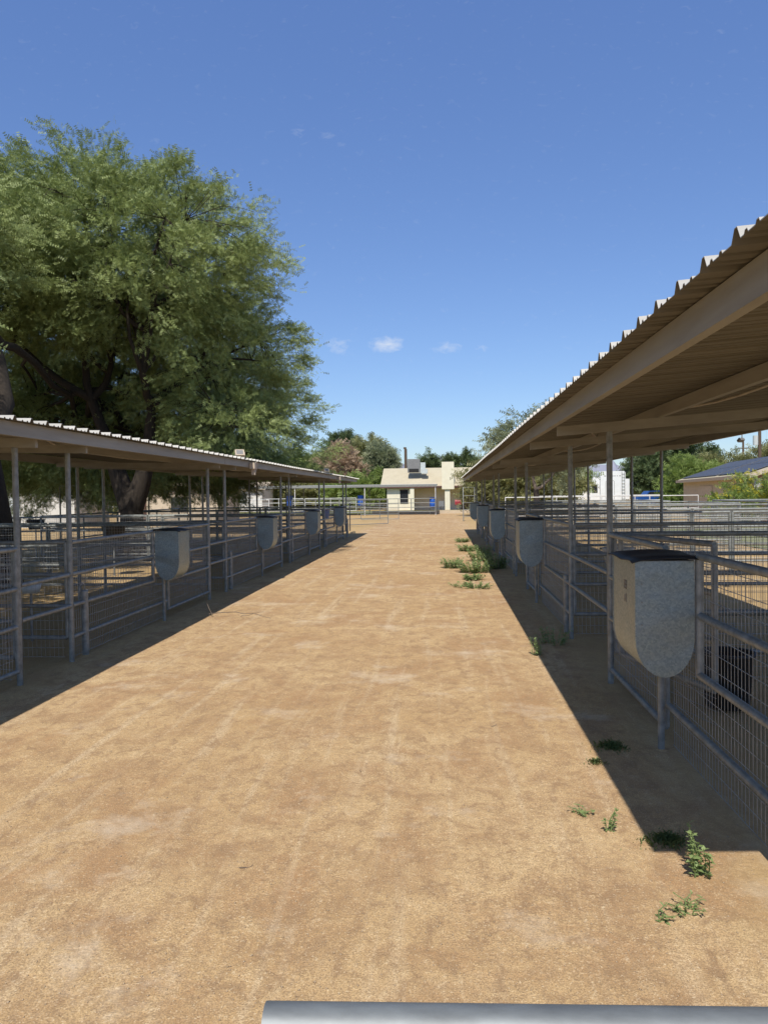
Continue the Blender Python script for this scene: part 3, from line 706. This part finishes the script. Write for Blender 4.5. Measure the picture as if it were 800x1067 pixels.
# ------------------------------------------------------------ weeds
def weed(name, label, cat, x, y, h, n_st, spread, ln, wd, mat=None, per=16, group=None):
    root = thing(name, label, cat, (x, y, gz(x, y)), 0, group)
    st = MB(); Q = []; Dd = []
    for i in range(n_st):
        a_ = rng.random()*6.28; rr = spread*math.sqrt(rng.random()); bx, by = rr*math.cos(a_)*.6, rr*math.sin(a_)*.6
        hh = h*(.5+.5*rng.random()) if i else h
        tip = Vector((bx+rr*.5*math.cos(a_)+.03*rng.normal(), by+rr*.5*math.sin(a_), hh)); pts = [Vector((bx, by, -.01)), Vector((bx*1.2, by*1.2, hh*.5)), tip]
        st.path(pts, [.004, .003, .0015], 4, False)
        for k in range(per):
            t = .1+.9*k/per; p = pts[0].lerp(pts[2], t); aa = k*2.4+rng.random()
            Q.append(p); Dd.append((math.cos(aa), math.sin(aa), .35))
    st.build('stalks', M['grassb'], root, fix=False)
    Q = np.array(Q); Dd = np.array(Dd); n = len(Q)
    Dd = Dd+.35*rng.normal(size=Dd.shape); Dd /= np.linalg.norm(Dd, axis=1)[:, None]
    S = np.cross(Dd, np.array([0, 0, 1.])); S /= np.linalg.norm(S, axis=1)[:, None]; l = ln*(.5+rng.random(n))
    v = np.stack([Q, Q+Dd*(l*.45)[:, None]+S*(wd*l/ln)[:, None], Q+Dd*l[:, None]-np.array([0, 0, .15])*l[:, None], Q+Dd*(l*.45)[:, None]-S*(wd*l/ln)[:, None]], 1).reshape(-1, 3)
    npmesh('leaves', v, np.arange(len(v)).reshape(-1, 4), mat or M['weed'], root); return root
def grass(label, x, y, rx, ry, h, n):
    a_ = rng.random(n)*6.28; r = np.abs(rng.normal(size=n))*.5*(1+.35*np.sin(a_*3+x*9)); px = r*np.cos(a_)*rx; py = r*np.sin(a_)*ry
    d = rng.random(n)*6.28; hh = h*(.4+.8*rng.random(n))*np.clip(1.15-r*.6, .3, 1); ln = hh*.9
    P0 = np.stack([px, py, np.zeros(n)-.004], 1); T = P0+np.stack([np.cos(d)*ln, np.sin(d)*ln, hh], 1); Mi = P0+np.stack([np.cos(d)*ln*.35, np.sin(d)*ln*.35, hh*.7], 1)
    S = np.stack([-np.sin(d), np.cos(d), np.zeros(n)], 1)*.0016
    v = np.stack([P0-S, P0+S, Mi+S, T, Mi-S], 1).reshape(-1, 3)
    o = npmesh('grass_tuft', v, np.arange(len(v)).reshape(-1, 5), M['grassb'], None, (x, y, gz(x, y))); tag(o, label, 'grass', None, 'stuff'); return o
weed('weed', 'upright leafy weed by the corner of the right roof shadow', 'weed', 1.19, 3.66, .23, 8, .085, .026, .008, per=24)
weed('weed', 'small spindly weed on the sunlit dirt left of the tallest one', 'weed', .86, 4.12, .12, 4, .03, .02, .006, per=16)
weed('weed', 'tiny weed on the sunlit dirt, farthest left of the near ones', 'weed', .75, 4.32, .05, 6, .05, .025, .006, per=8)
weed('weed', 'low spreading weed nearest the gate', 'weed', 1.03, 3.36, .05, 10, .09, .02, .004, per=12)
weed('weed', 'tiny sprig of weed left of the low spreading one', 'weed', .88, 3.27, .06, 3, .03, .025, .006, per=8)
grass('grass tuft half in the shadow beside the tall leafy weed', 1.13, 4.0, .15, .13, .04, 420)
grass('grass tuft on the shadow edge level with the nearest feed bin', 1.16, 5.45, .16, .15, .04, 360)
grass('small sparse grass tuft just left of the shadow edge by the bin', .99, 5.15, .08, .07, .035, 120)
weed('weed', 'leafy weed on the shadow edge before the second feed bin', 'weed', 1.28, 9.2, .2, 12, .2, .035, .011, per=22)
weed('weed', 'smaller leafy weed beside the sunlit shadow edge before the second bin', 'weed', 1.02, 8.6, .2, 6, .09, .032, .01, per=20)
weed('weed', 'flat sprawling weed in the sun, nearest of the far green patch', 'weed', .62, 14.7, .12, 26, .30, .045, .013, per=20)
weed('weed', 'thin flat weed left of the sprawling one', 'weed', .3, 14.9, .09, 12, .22, .04, .012, per=14)
for i, (x, y, h, s, n) in enumerate(((.72, 17.6, .42, .55, 40), (.2, 18.6, .36, .35, 22), (1.25, 18.4, .5, .4, 30), (.95, 20.6, .4, .4, 26), (.75, 24, .3, .4, 26), (.7, 28.5, .22, .4, 20), (1.15, 22.5, .4, .35, 20), (.6, 16.1, .16, .3, 16))):
    weed('weed', ['biggest bushy weed at the middle of the far green patch', 'round weed at the aisle side of the far green patch', 'dark weed in the shadow behind the biggest one', 'weed on the shadow edge beyond the biggest one',
         'low weed farther up the shadow edge', 'faint low weed near the far end of the shadow edge', 'weed in the shade by the third right feed bin', 'low pale weed just in front of the biggest one'][i], 'weed', x, y, h*.75, n*2, s*.85, .05, .016, per=20, group='weeds of the far green patch')
# fallen twig by the left shadow edge
tw = MB()
limb(tw, (-3.55, 11.3, .03), (-2.5, 10.9, .03), .008, .003, .3, 7, 5); limb(tw, (-3.45, 11.2, .03), (-3.75, 11.5, .42), .006, .002, .4, 6, 5); limb(tw, (-3.0, 11.1, .03), (-2.7, 11.35, .06), .005, .002, .4, 5, 4)
tag(tw.build('fallen_branch', M['twig'], fix=False), 'thin dry branch lying on the left shadow edge', 'branch')
for i, (x, y) in enumerate(((-.55, 4.9), (.35, 5.9), (-1.0, 3.6))):
    tw = MB(); a_ = rng.random()*3; limb(tw, (x, y, .008), (x+.07*math.cos(a_), y+.07*math.sin(a_), .008), .0025, .001, .5, 5, 5)
    tag(tw.build('small_stick', M['twig'], fix=False), ['tiny dry stick in the middle of the aisle', 'tiny dry stick on the right of the aisle', 'tiny dry stick left of centre near the gate'][i], 'stick')

# ------------------------------------------------------------ far pens and shade roof
t = thing('shade_shelter', 'low flat metal shelter roof crossing beyond the end of the aisle', 'shelter', (-16, 66, 0))
b = MB(); b.box(-16, 15.5, 0, 4.5, 2.60, 2.66); b.build('roof_sheet', M['white_pipe'], t)
b = MB(); b.box(-16, 15.5, -.06, -.002, 2.44, 2.64); b.build('fascia', M['galv'], t)
for i in range(6):
    x = 15.35-6.1*i
    MB().tube((x, .05, 0), (x, .05, 2.44), .04).build('post', M['white_pipe'], t, fix=False); MB().tube((x, 4.3, 0), (x, 4.3, 2.6), .04).build('post', M['galv'], t, fix=False)
def rails(L, zs, nup, mat, r=.03, wm=False):
    return mk_panel(L, zs, [L*i/nup for i in range(nup+1)], wmesh=wm, mat=mat, name='corral_fence', r=r, mesh=(.1, .1))
for i in range(6):
    place(('farp',), rails(2.05, [1.42, 1.05, .68, .3], 1, 'galv'), (-.65-2.07*(i+1), 65.9, 0), 0, f'{ORD[i]} pale pipe fence panel counting leftwards from the far roof corner post', 'fence', 'pipe panels below the far roof')
for i in range(4):
    place(('farl',), rails(5.0, [1.5, 1.1, .7, .3], 2, 'white_pipe'), (-13.2-5.1*(i+1), 58, 0), 0, f'{ORD[i]} white pipe fence length on the far left, counting outwards', 'fence', 'white pipe fences far left')
    place(('farm',), rails(5.0, [1.5, 1.1, .7, .3], 2, 'white_pipe'), (-8.3-5.1*(i+1), 74, 0), 0, f'{ORD[i]} white pipe fence length behind the far roof, counting leftwards', 'fence', 'white pipe fences behind the far roof')
    if i < 2: place(('farr',), rails(6.0, [1.5, 1.1, .7, .3], 2, 'white_pipe'), (4.0+6.1*i, 50, 0), 0, f'{ORD[i]} white pipe fence length beyond the right pens, before the gabled house', 'fence', 'white pipe fences far right')
    if i < 2: place(('farr2',), rails(6.0, [1.5, 1.1, .7, .3], 3, 'white_pipe'), (5.0+6.1*i, 62, 0), 0, f'{ORD[i]} farther white pipe fence length before the trailer, counting rightwards', 'fence', 'farther white pipe fences right')
for i in range(3):
    place(('farr3',), rails(7.4, [1.42, 1.04, .67, .3], 3, 'galv', wm=True), (10.2, 7.4+7.6*i, 0), math.pi/2, f'{ORD[i]} mesh fence length across the right lane behind the pens', 'fence', 'mesh fences of the outer right pens')
    for j in range(2):
        place(('farr4',), rails(7.4, [1.42, 1.04, .67, .3], 3, 'galv', wm=True), (10.4+7.6*j, 14.9+7.6*i, 0), 0, f'{"nearer-side" if j == 0 else "outer-side"} cross fence {ORD[i]} away in the outer right pens', 'fence', 'cross fences of the outer right pens')
# portable panels at the aisle's end
place(('port',), rails(3.0, [1.5, 1.15, .8, .45, .12], 1, 'galv', .022), (-5.5, 42.6, 0), R(40), 'pale portable pipe panel standing at the end of the left row', 'fence', None)
place(('port2',), rails(2.6, [1.5, 1.15, .8, .45, .12], 2, 'galv', .022), (-5.6, 52.1, 0), R(12), 'pale portable pipe panel farther back by the aisle end', 'fence', None)
place(('port3',), rails(2.3, [1.42, 1.0, .6, .2], 1, 'galv', .025), (-4.2, 34.4, 0), R(97), 'pipe panel continuing the left row past its shelter roof', 'fence', None)
# tall open end gate at the right row's far end
t = thing('tall_gate', 'tall narrow pipe gate frame at the far end of the right row', 'gate', (1.3, 50, 0), R(15))
MB().path([(0, 0, 0), (0, 0, 2.2), (.75, 0, 2.2), (.75, 0, 0)], .03).build('frame', M['galv'], t, fix=False)
for z in (.3, .75, 1.2, 1.65): MB().tube((0, 0, z), (.75, 0, z), .02).build('rail', M['galv'], t, fix=False)
# pipe frame in the left pens
for i, (x, y) in enumerate(((-13.4, 26.0), (-21, 27))):
    t = thing('pipe_arch', ['tall dark pipe frame with mesh top, left of the forked trunk', 'second tall dark pipe frame farther left'][i], 'pipe frame', (x, y, 0))
    MB().path([(0, 0, 0), (0, 0, 2.25), (3.2, 0, 2.25), (3.2, 0, 0)], .035).build('frame', M['galv'], t, fix=False)
    wires(0, 3.2, 1.4, 2.25, .1, .1).build('wire_mesh', M['wire'], t, fix=False)

def barrel(x, y, z, lab):
    t = thing('plastic_barrel', lab, 'barrel', (x, y, z), 0, 'blue plastic barrels')
    lathe(MB(), [(0, 0), (.26, 0), (.285, .04), (.285, .28), (.295, .3), (.285, .32), (.285, .58), (.295, .6), (.285, .62), (.28, .86), (.25, .9), (0, .9)], 18).build('drum', M['blue'], t)
    MB().tube((-.25, 0, .01-z), (-.25, 0, 0), .02, 6).build('stand_leg', M['galv'], t, fix=False); MB().tube((.25, 0, .01-z), (.25, 0, 0), .02, 6).build('stand_leg', M['galv'], t, fix=False)
    MB().box(-.3, .3, -.2, .2, -.03, -.002).build('stand_shelf', M['wood'], t)
barrel(-.9, 67, .62, 'blue barrel nearest the far roof corner post, in front of the house')
barrel(-7.2, 67, .86, 'blue barrel in the middle, under the far roof')
barrel(-13.5, 67, .9, 'leftmost blue barrel, seen through the left posts')
t = thing('blue_bucket', 'small blue bucket hung on the left row near its far end', 'bucket', (-4.35, 28.2, .95))
lathe(MB(), [(0, 0), (.12, 0), (.16, .32), (.15, .32), (.11, .03), (0, .03)], 14).build('pail', M['blue'], t)
MB().path([(.16, 0, .3), (.1, 0, .43), (-.1, 0, .43), (-.16, 0, .3)], .005, 5).build('handle', M['galv'], t, fix=False)

# ------------------------------------------------------------ buildings
t = thing('ranch_house', 'cream ranch house with pale shingle roof, wide chimney and shaded porch', 'house', (0, 85, 0))
b = MB(); b.box(-6.2, -3.5, 0, 9, 0, 2.45); b.box(-3.5, 14.2, 2.2, 9, 0, 2.45); b.build('wall', M['cream'], t)
def gable(x0, x1, y0, yr, y1, ze, zr_, th=.14):
    b = MB(); b.prism([(y0, ze), (yr, zr_), (y1, ze), (y1, ze-th), (yr, zr_-th), (y0, ze-th)], 'x', x0, x1); return b
gable(-6.9, 15, -.45, 5.0, 11, 2.66, 4.85).build('roof', M['shingle'], t)
for x0 in (-6.2, 13.9):
    b = MB(); b.prism([(0.3, 2.45), (5, 4.6), (9, 2.6), (9, 2.45)], 'x', x0, x0+.25); b.build('gable', M['cream'], t)
MB().box(-6.95, 15.05, -.50, -.452, 2.5, 2.68).build('fascia', M['brown_trim'], t)
MB().box(-.12, 1.22, -.6, .55, 2.3, 5.3).build('chimney', M['cream'], t)
for x in (-3.4, .45, 4.6, 8.75, 13.1):
    if x != .45: MB().box(x-.22, x+.22, -.4, -.02, 0, 2.5).build('porch_column', M['cream'], t)
MB().box(.2, .75, -.42, -.04, 0, 2.5).build('porch_column', M['cream'], t)
MB().box(-4.75, -3.85, -.03, .02, .75, 2.25).build('window', M['glass'], t); MB().box(-4.8, -3.8, -.045, -.032, 2.25, 2.33).build('lintel', M['brown_trim'], t)
MB().box(1.9, 2.9, 2.15, 2.19, .05, 2.1).build('door', M['brown_trim'], t); MB().box(5.4, 7.2, 2.15, 2.19, .8, 2.1).build('window', M['glass'], t)
f = MB().box(-3.95, -2.55, 1.3, 2.4, 4.25, 5.75).build('cooler', M['ac_grey'], t)
MB().box(-3.8, -2.7, 1.26, 1.298, 4.25, 4.65).build('cooler_vent', M['dark'], f)
b = MB(); b.box(-2.5, -1.95, 1.4, 2.2, 4.2, 5.35); b.box(-2.4, -1.7, 1.2, 2.1, 4.1, 4.6); b.build('duct', M['ac_pale'], t)
MB().tube((-3.2, 8, 4), (-3.2, 8, 4.4), .06).build('vent_pipe', M['galv'], t, fix=False)
# grill and bits by the porch
t = thing('barbecue_cart', 'dark red barbecue cart on the house lawn right of the white column', 'barbecue', (1.55, 81, .03))
b = MB(); b.prism([(-.3, .6), (-.3, .95), (-.18, 1.12), (.18, 1.12), (.3, .95), (.3, .6)], 'x', -.32, .32); b.build('hood', M['red'], t)
for x in (-.28, .28):
    for y in (-.2, .2): MB().tube((x, y, 0), (x, y, .6), .02, 6).build('leg', M['ac_grey'], t, fix=False)
t = thing('patio_chair', 'dark patio chair under the porch left of the white column', 'chair', (-.2, 83, .03))
MB().box(-.28, .28, -.28, .28, .42, .48).build('seat', M['ac_grey'], t); MB().box(-.28, .28, .24, .28, .48, 1.0).build('backrest', M['ac_grey'], t)
for x in (-.25, .25):
    for y in (-.25, .25): MB().tube((x, y, 0), (x, y, .42), .02, 6).build('leg', M['ac_grey'], t, fix=False)

# pale planter and low wall before the house
tag(MB().box(-6.5, 5.2, 70.0, 70.3, 0, .3).build('low_kerb_wall', M['tan_wall']), 'low tan kerb wall edging the house lawn', 'wall')

t = thing('gabled_house', 'low tan house with salmon front gable and dark solar panels on its side roof slope', 'house', (15.8, 41, 0), R(-6.8))
MB().box(.4, 7.6, .62, 20.5, 0, 2.47).build('wall', M['tan_wall'], t)
b = MB(); b.prism([(.38, 0.0), (7.62, 0.0), (7.62, 2.48), (4, 3.7), (.38, 2.48)], 'y', .5, .61); b.build('front_gable', M['pink_wall'], t)
b = MB(); b.prism([(-.05, 2.42), (4, 3.78), (8.05, 2.42), (8.05, 2.58), (4, 3.95), (-.05, 2.58)], 'y', 0, 21); b.build('roof', M['shingle'], t)
b = MB(); b.prism([(-.07, 2.38), (4, 3.75), (8.07, 2.38), (8.07, 2.62), (4, 3.99), (-.07, 2.62)], 'y', -.03, -.002); b.build('rake_board', M['tan_trim'], t)
MB().box(-.09, -.052, 0, 21, 2.40, 2.60).build('fascia', M['tan_trim'], t)
sl = 1.37/4.05
for ya, yb_ in ((1.2, 8.4), (9.0, 20.0)):
    f = MB(); z0_, z1_ = 2.60+sl*.3+.05, 2.60+sl*3.75+.05
    vs = [(.25, ya, z0_), (.25, yb_, z0_), (3.7, yb_, z1_), (3.7, ya, z1_)]
    f.add(vs+[(x, y, z-.04) for x, y, z in vs], [(0, 3, 2, 1), (4, 5, 6, 7), (0, 1, 5, 4), (1, 2, 6, 5), (2, 3, 7, 6), (3, 0, 4, 7)]); pa = f.build('solar_array', M['solar'], t)
    gr = MB(); k = round((yb_-ya)/1.05)
    for q in range(k+1):
        yy = ya+(yb_-ya)*q/k; gr.path([(.25, yy, z0_+.006), (3.7, yy, z1_+.006)], .012, 4)
    for q in (0, .5, 1): gr.path([(.25+3.45*q, ya, z0_+(z1_-z0_)*q+.006), (.25+3.45*q, yb_, z0_+(z1_-z0_)*q+.006)], .012, 4)
    gr.build('frame_grid', M['ac_grey'], pa)
MB().box(.36, .398, 10.5, 14.5, .02, 2.1).build('garage_door', M['tan_trim'], t)
MB().box(.3, .62, .3, .49, 0, 2.4).build('corner_column', M['stucco_w'], t)
MB().box(2.6, 4.4, .46, .498, .9, 2.0).build('window', M['glass'], t)

t = thing('tan_outbuilding', 'low tan building seen through the left shelter posts', 'building', (-17.5, 47, 0))
MB().box(-3, 3.5, 0, 5, 0, 2.5).build('wall', M['tan_wall'], t); MB().box(-3.4, 3.9, -.4, 5.4, 2.505, 2.68).build('roof', M['tan_trim'], t)
MB().box(-2.6, -1.1, -.04, .0, .05, 2.0).build('door', M['brown_trim'], t); MB().box(.5, 1.6, -.04, .0, .9, 1.8).build('window', M['glass'], t)
t = thing('white_outbuilding', 'white building behind the left pens under the mesquite', 'building', (-26, 46, 0))
MB().box(-6, 3.2, 0, 5, 0, 2.5).build('wall', M['stucco_w'], t); MB().box(-6.3, 3.5, -.3, 5.3, 2.505, 2.65).build('roof', M['white_pipe'], t)
MB().box(-1.2, -.3, -.04, .0, .05, 2.0).build('door', M['ac_pale'], t)
t = thing('long_low_building', 'pale low building far behind the left pens and far roof', 'building', (-30, 88, 0))
MB().box(-14, 9, 0, 6, 0, 2.6).build('wall', M['stucco_w'], t); gable(-14.5, 9.5, -.5, 3, 6.5, 2.7, 3.5).build('roof', M['tan_trim'], t)
for x in (-10, -6, -2, 2, 6): MB().box(x, x+1.2, -.04, 0, .9, 2).build('window', M['glass'], t)

# white trailer
t = thing('travel_trailer', 'white box travel trailer with side slide-outs and a rear ladder', 'trailer', (18.6, 86, 0), 0)
b = MB(); b.prism([(-1.35, .75), (-1.35, 3.9), (-1.2, 4.05), (1.2, 4.05), (1.35, 3.9), (1.35, .75)], 'y', 0, 8.5); b.build('body', M['white'], t)
for z in range(9): MB().tube((.95, -.07, 1.0+.34*z), (1.25, -.07, 1.0+.34*z), .022, 6).build('ladder_rung', M['galv'], t, fix=False)
for x in (.95, 1.25): MB().tube((x, -.08, .8), (x, -.08, 4.0), .025, 6).build('ladder_rail', M['galv'], t, fix=False)
f = MB().box(-.75, .1, -.03, -.003, 1.0, 3.0).build('rear_door', M['white'], t)
fr = MB(); fr.path([(-.78, -.035, 1.0), (-.78, -.035, 2.9), (-.66, -.035, 3.03), (.02, -.035, 3.03), (.13, -.035, 2.9), (.13, -.035, 1.0)], .018, 5); fr.build('door_frame', M['ac_grey'], f, fix=False)
MB().box(-2.4, -1.36, .4, 4.4, .9, 3.4).build('slide_out', M['white'], t); MB().box(1.36, 1.85, .3, 3.8, .95, 3.2).build('slide_out', M['white'], t)
MB().box(-2.2, -1.6, .36, .398, 1.7, 2.6).build('window', M['glass'], t)
b = MB()
for i, w_ in enumerate((.18, .12, .16, .2, .14, .1, .18)): b.box(-.95+.27*i, -.95+.27*i+w_, -.012, -.002, 3.48, 3.56)
b.build('lettering_band', M['ac_grey'], t)
for x in (-1.0, 1.0):
    f = MB().path([(x-.12, 5, .38), (x+.12, 5, .38)], .36, 18).build('wheel', M['rubber'], t, fix=False); MB().path([(x-.13, 5, .38), (x+.13, 5, .38)], .18, 12).build('rim', M['galv'], f, fix=False)
MB().box(-1.3, 1.3, .1, .3, .5, .74).build('bumper', M['ac_grey'], t)
t = thing('utility_trailer', 'smaller white trailer with dark window left of the tall one', 'trailer', (14.8, 88, 0))
b = MB(); b.box(-1.1, 1.4, 0, 5, .7, 3.25); b.build('body', M['white'], t); MB().box(-.7, .1, -.04, -.003, 1.4, 2.8).build('window', M['glass'], t)
for x in (-.7, 1.0): MB().path([(x-.1, 2.5, .36), (x+.1, 2.5, .36)], .34, 16).build('wheel', M['rubber'], t, fix=False)

# blue car
t = thing('parked_car', 'blue car parked right of the white trailer', 'car', (23.1, 86.5, 0), R(4))
prof = [(-2.1, .4), (-2.15, .95), (-2.0, 1.15), (-1.3, 1.25), (-.8, 1.82), (1.6, 1.86), (2.0, 1.3), (2.12, 1.1), (2.15, .4)]
b = MB(); b.prism(prof, 'y', -.9, .9); b.build('body', M['car_blue'], t)
b = MB(); b.prism([(-1.15, 1.28), (-.72, 1.74), (1.5, 1.78), (1.85, 1.3)], 'y', -.908, .908); b.build('window', M['glass'], t)
for x in (-1.3, 1.35):
    for y in (-.85, .85):
        f = MB().path([(x, y-.1, .34), (x, y+.1, .34)], .34, 18).build('wheel', M['rubber'], t, fix=False); MB().path([(x, y-.11, .34), (x, y+.11, .34)], .2, 12).build('rim', M['galv'], f, fix=False)
for y in (-.65, .65): MB().box(2.12, 2.17, y-.18, y+.18, .7, .85).build('headlight', M['white'], t)

# poles
def upole(x, y, h, lab, arm=1.0, tx=False):
    t = thing('utility_pole', lab, 'utility pole', (x, y, 0), R(6), 'wooden utility poles')
    MB().path([(0, 0, -.2), (0, 0, h)], [.2, .13], 10).build('mast', M['wood'], t, fix=False)
    if arm:
        c = MB().box(-arm, arm, -.16, -.04, h-1.0, h-.86).build('crossarm', M['wood'], t)
        for x_ in (-.9, -.45, .45, .9): MB().tube((x_*arm, -.1, h-.858), (x_*arm, -.1, h-.7), .04, 6).build('insulator', M['ac_pale'], c, fix=False)
    if tx: MB().path([(-.45, -.1, h-2.6), (-.45, -.1, h-1.7)], .24, 12).build('transformer', M['ac_pale'], t, fix=False)
upole(29.8, 75, 8.6, 'thick utility pole with crossarm beyond the solar roof', .75, True)
upole(41.5, 110, 8.5, 'thinner utility pole left of the thick one, farther away', .8)
upole(38.5, 95, 7.0, 'short utility pole at the right edge, mostly hidden', .8)
t = thing('bare_pole', 'bare dark pole standing behind the far house roof', 'pole', (-4.55, 95, 0))
MB().path([(0, 0, -.2), (0, 0, 7.4)], [.22, .17], 10).build('mast', M['wood'], t, fix=False); MB().box(-.26, .1, -.1, .1, 7.402, 7.62).build('cap_box', M['wood'], t)

# ------------------------------------------------------------ mountains
def ridge(pts, y, depth, name='hills'):
    vs = []; fs = []; nseg = 60; x0, x1 = pts[0][0], pts[-1][0]
    px = [p[0] for p in pts]; pz = [p[1] for p in pts]
    for j in range(7):
        s = j/6; prof = 1-abs(2*s-1)
        for i in range(nseg+1):
            x = x0+(x1-x0)*i/nseg; z = np.interp(x, px, pz)
            rg = 1+.12*math.sin(i*1.7+j)*math.sin(i*.63+1.3*j)
            vs.append((x+20*math.sin(j*2+i), y+depth*s, max(-2, z*prof**.8*rg*(1 if 0 < j < 6 else 0)-2)))
    for j in range(6):
        for i in range(nseg): q = j*(nseg+1)+i; fs.append((q, q+1, q+nseg+2, q+nseg+1))
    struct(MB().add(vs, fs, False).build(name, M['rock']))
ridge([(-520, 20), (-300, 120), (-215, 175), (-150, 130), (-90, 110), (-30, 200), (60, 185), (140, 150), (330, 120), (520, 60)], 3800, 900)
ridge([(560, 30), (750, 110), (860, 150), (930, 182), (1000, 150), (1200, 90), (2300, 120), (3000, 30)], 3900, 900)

# ------------------------------------------------------------ light, sky, camera
el = math.atan(1/math.hypot(.07, .72))
sunv = Vector((-.07, -.72, 1)).normalized()
L = bpy.data.lights.new('sun', 'SUN'); L.energy = 5.0; L.angle = R(.5); L.color = (1, .94, .84)
lo = bpy.data.objects.new('sun', L); col.objects.link(lo); lo.rotation_euler = sunv.to_track_quat('Z', 'Y').to_euler()
w = bpy.data.worlds.new('World'); sc.world = w; w.use_nodes = True; nt = w.node_tree
bg = nt.nodes['Background']; sky = nt.nodes.new('ShaderNodeTexSky'); sky.sky_type = 'NISHITA'; sky.sun_disc = False
sky.sun_elevation = el; sky.sun_rotation = math.atan2(sunv.x, sunv.y); sky.air_density = 1.0; sky.dust_density = .3; sky.ozone_density = 2.5; sky.altitude = 300
bg.inputs[1].default_value = .11
# a few wisps of cloud, given as directions (x/y, z/y)
tc = nt.nodes.new('ShaderNodeTexCoord'); sx = nt.nodes.new('ShaderNodeSeparateXYZ'); nt.links.new(tc.outputs['Generated'], sx.inputs[0])
def mth(op, a, b_=None, c=None, clamp=False):
    n = nt.nodes.new('ShaderNodeMath'); n.operation = op; n.use_clamp = clamp
    for i, v_ in enumerate((a, b_, c)):
        if v_ is None: continue
        if isinstance(v_, bpy.types.NodeSocket): nt.links.new(v_, n.inputs[i])
        else: n.inputs[i].default_value = v_
    return n.outputs[0]
yv = mth('MAXIMUM', sx.outputs[1], .01); u = mth('DIVIDE', sx.outputs[0], yv); vv = mth('DIVIDE', sx.outputs[2], yv)
cmb = nt.nodes.new('ShaderNodeCombineXYZ'); nt.links.new(u, cmb.inputs[0]); nt.links.new(vv, cmb.inputs[1])
mp = nt.nodes.new('ShaderNodeMapping'); mp.inputs['Scale'].default_value = (70, 130, 1); mp.inputs['Rotation'].default_value = (0, 0, .35); nt.links.new(cmb.outputs[0], mp.inputs[0])
nz = noise(nt, mp.outputs[0], 1.0, 6, .62, dist=.6)
tot = None
for cu, cv, ru, rv, s in ((-.1347, .1972-.0018, .024, .013, .55), (-.0706, .1966-.0018, .030, .013, .85), (.0089, .1907-.0018, .026, .010, .5), (.0495, .188-.0018, .014, .006, .35), (-.180, .4758-.0018, .014, .008, .3), (-.143, .470-.0018, .016, .010, .25)):
    du = mth('DIVIDE', mth('SUBTRACT', u, cu), ru); dv = mth('DIVIDE', mth('SUBTRACT', vv, cv), rv)
    d2 = mth('ADD', mth('MULTIPLY', du, du), mth('MULTIPLY', dv, dv)); q = mth('MULTIPLY', mth('SUBTRACT', 1.0, d2, clamp=True), s)
    tot = q if tot is None else mth('ADD', tot, q)
den0 = mth('MULTIPLY', mth('SUBTRACT', mth('ADD', nz, mth('MULTIPLY', tot, .55)), .60), 2.0, clamp=True)
dens = mth('MULTIPLY', den0, mth('MULTIPLY_ADD', tot, .5, .2, clamp=True), clamp=True)
mx = nt.nodes.new('ShaderNodeMix'); mx.data_type = 'RGBA'; nt.links.new(dens, mx.inputs[0])
hz = mth('SQRT', mth('ADD', mth('MULTIPLY', sx.outputs[0], sx.outputs[0]), mth('ADD', mth('MULTIPLY', sx.outputs[1], sx.outputs[1]), 1e-4)))
elv = mth('MULTIPLY', mth('DIVIDE', sx.outputs[2], hz), .4)
tint = ramp(nt, elv, [(0.0, (.82, .90, 1.06)), (.26, (1.12, 1.25, 1.62)), (.45, (.85, .80, .78)), (1.0, (.7, .62, .55))])
for e_, c_ in zip(tint.node.color_ramp.elements, ((.82, .90, 1.06), (1.18, 1.32, 1.68), (1.15, 1.06, .80), (1.1, .97, .68))): e_.color = (c_[0], c_[1], c_[2], 1)  # upper stops: unseen zenith warmed and raised as added fill for the shade
tm = nt.nodes.new('ShaderNodeMix'); tm.data_type = 'RGBA'; tm.blend_type = 'MULTIPLY'; tm.inputs[0].default_value = 1
nt.links.new(sky.outputs[0], tm.inputs[6]); nt.links.new(tint, tm.inputs[7]); nt.links.new(tm.outputs[2], mx.inputs[6]); mx.inputs[7].default_value = (7.5, 7.8, 8.3, 1); nt.links.new(mx.outputs[2], bg.inputs[0])

ya, p = R(4.41204523), R(-1.30317666); roll = .013
fw = Vector((-math.sin(ya)*math.cos(p), math.cos(ya)*math.cos(p), math.sin(p))); rt = Vector((math.cos(ya), math.sin(ya), 0)); up = rt.cross(fw)
# the camera is turned clockwise so that the picture content leans counter-clockwise
rt2 = rt*math.cos(roll)-up*math.sin(roll); up2 = up*math.cos(roll)+rt*math.sin(roll)
mtx = Matrix((rt2, up2, -fw)).transposed().to_4x4(); mtx.translation = (0, 0, H)
cd = bpy.data.cameras.new('camera'); co = bpy.data.objects.new('camera', cd); col.objects.link(co); co.matrix_world = mtx
cd.sensor_fit = 'HORIZONTAL'; cd.sensor_width = 36; cd.lens = 36.0; cd.clip_start = .05; cd.clip_end = 20000
sc.camera = co
vs_ = sc.view_settings; vs_.view_transform = 'Standard'; vs_.look = 'None'; vs_.exposure = 0; vs_.gamma = 1
sc.cycles.max_bounces = 8; sc.cycles.diffuse_bounces = 4; sc.cycles.transparent_max_bounces = 4
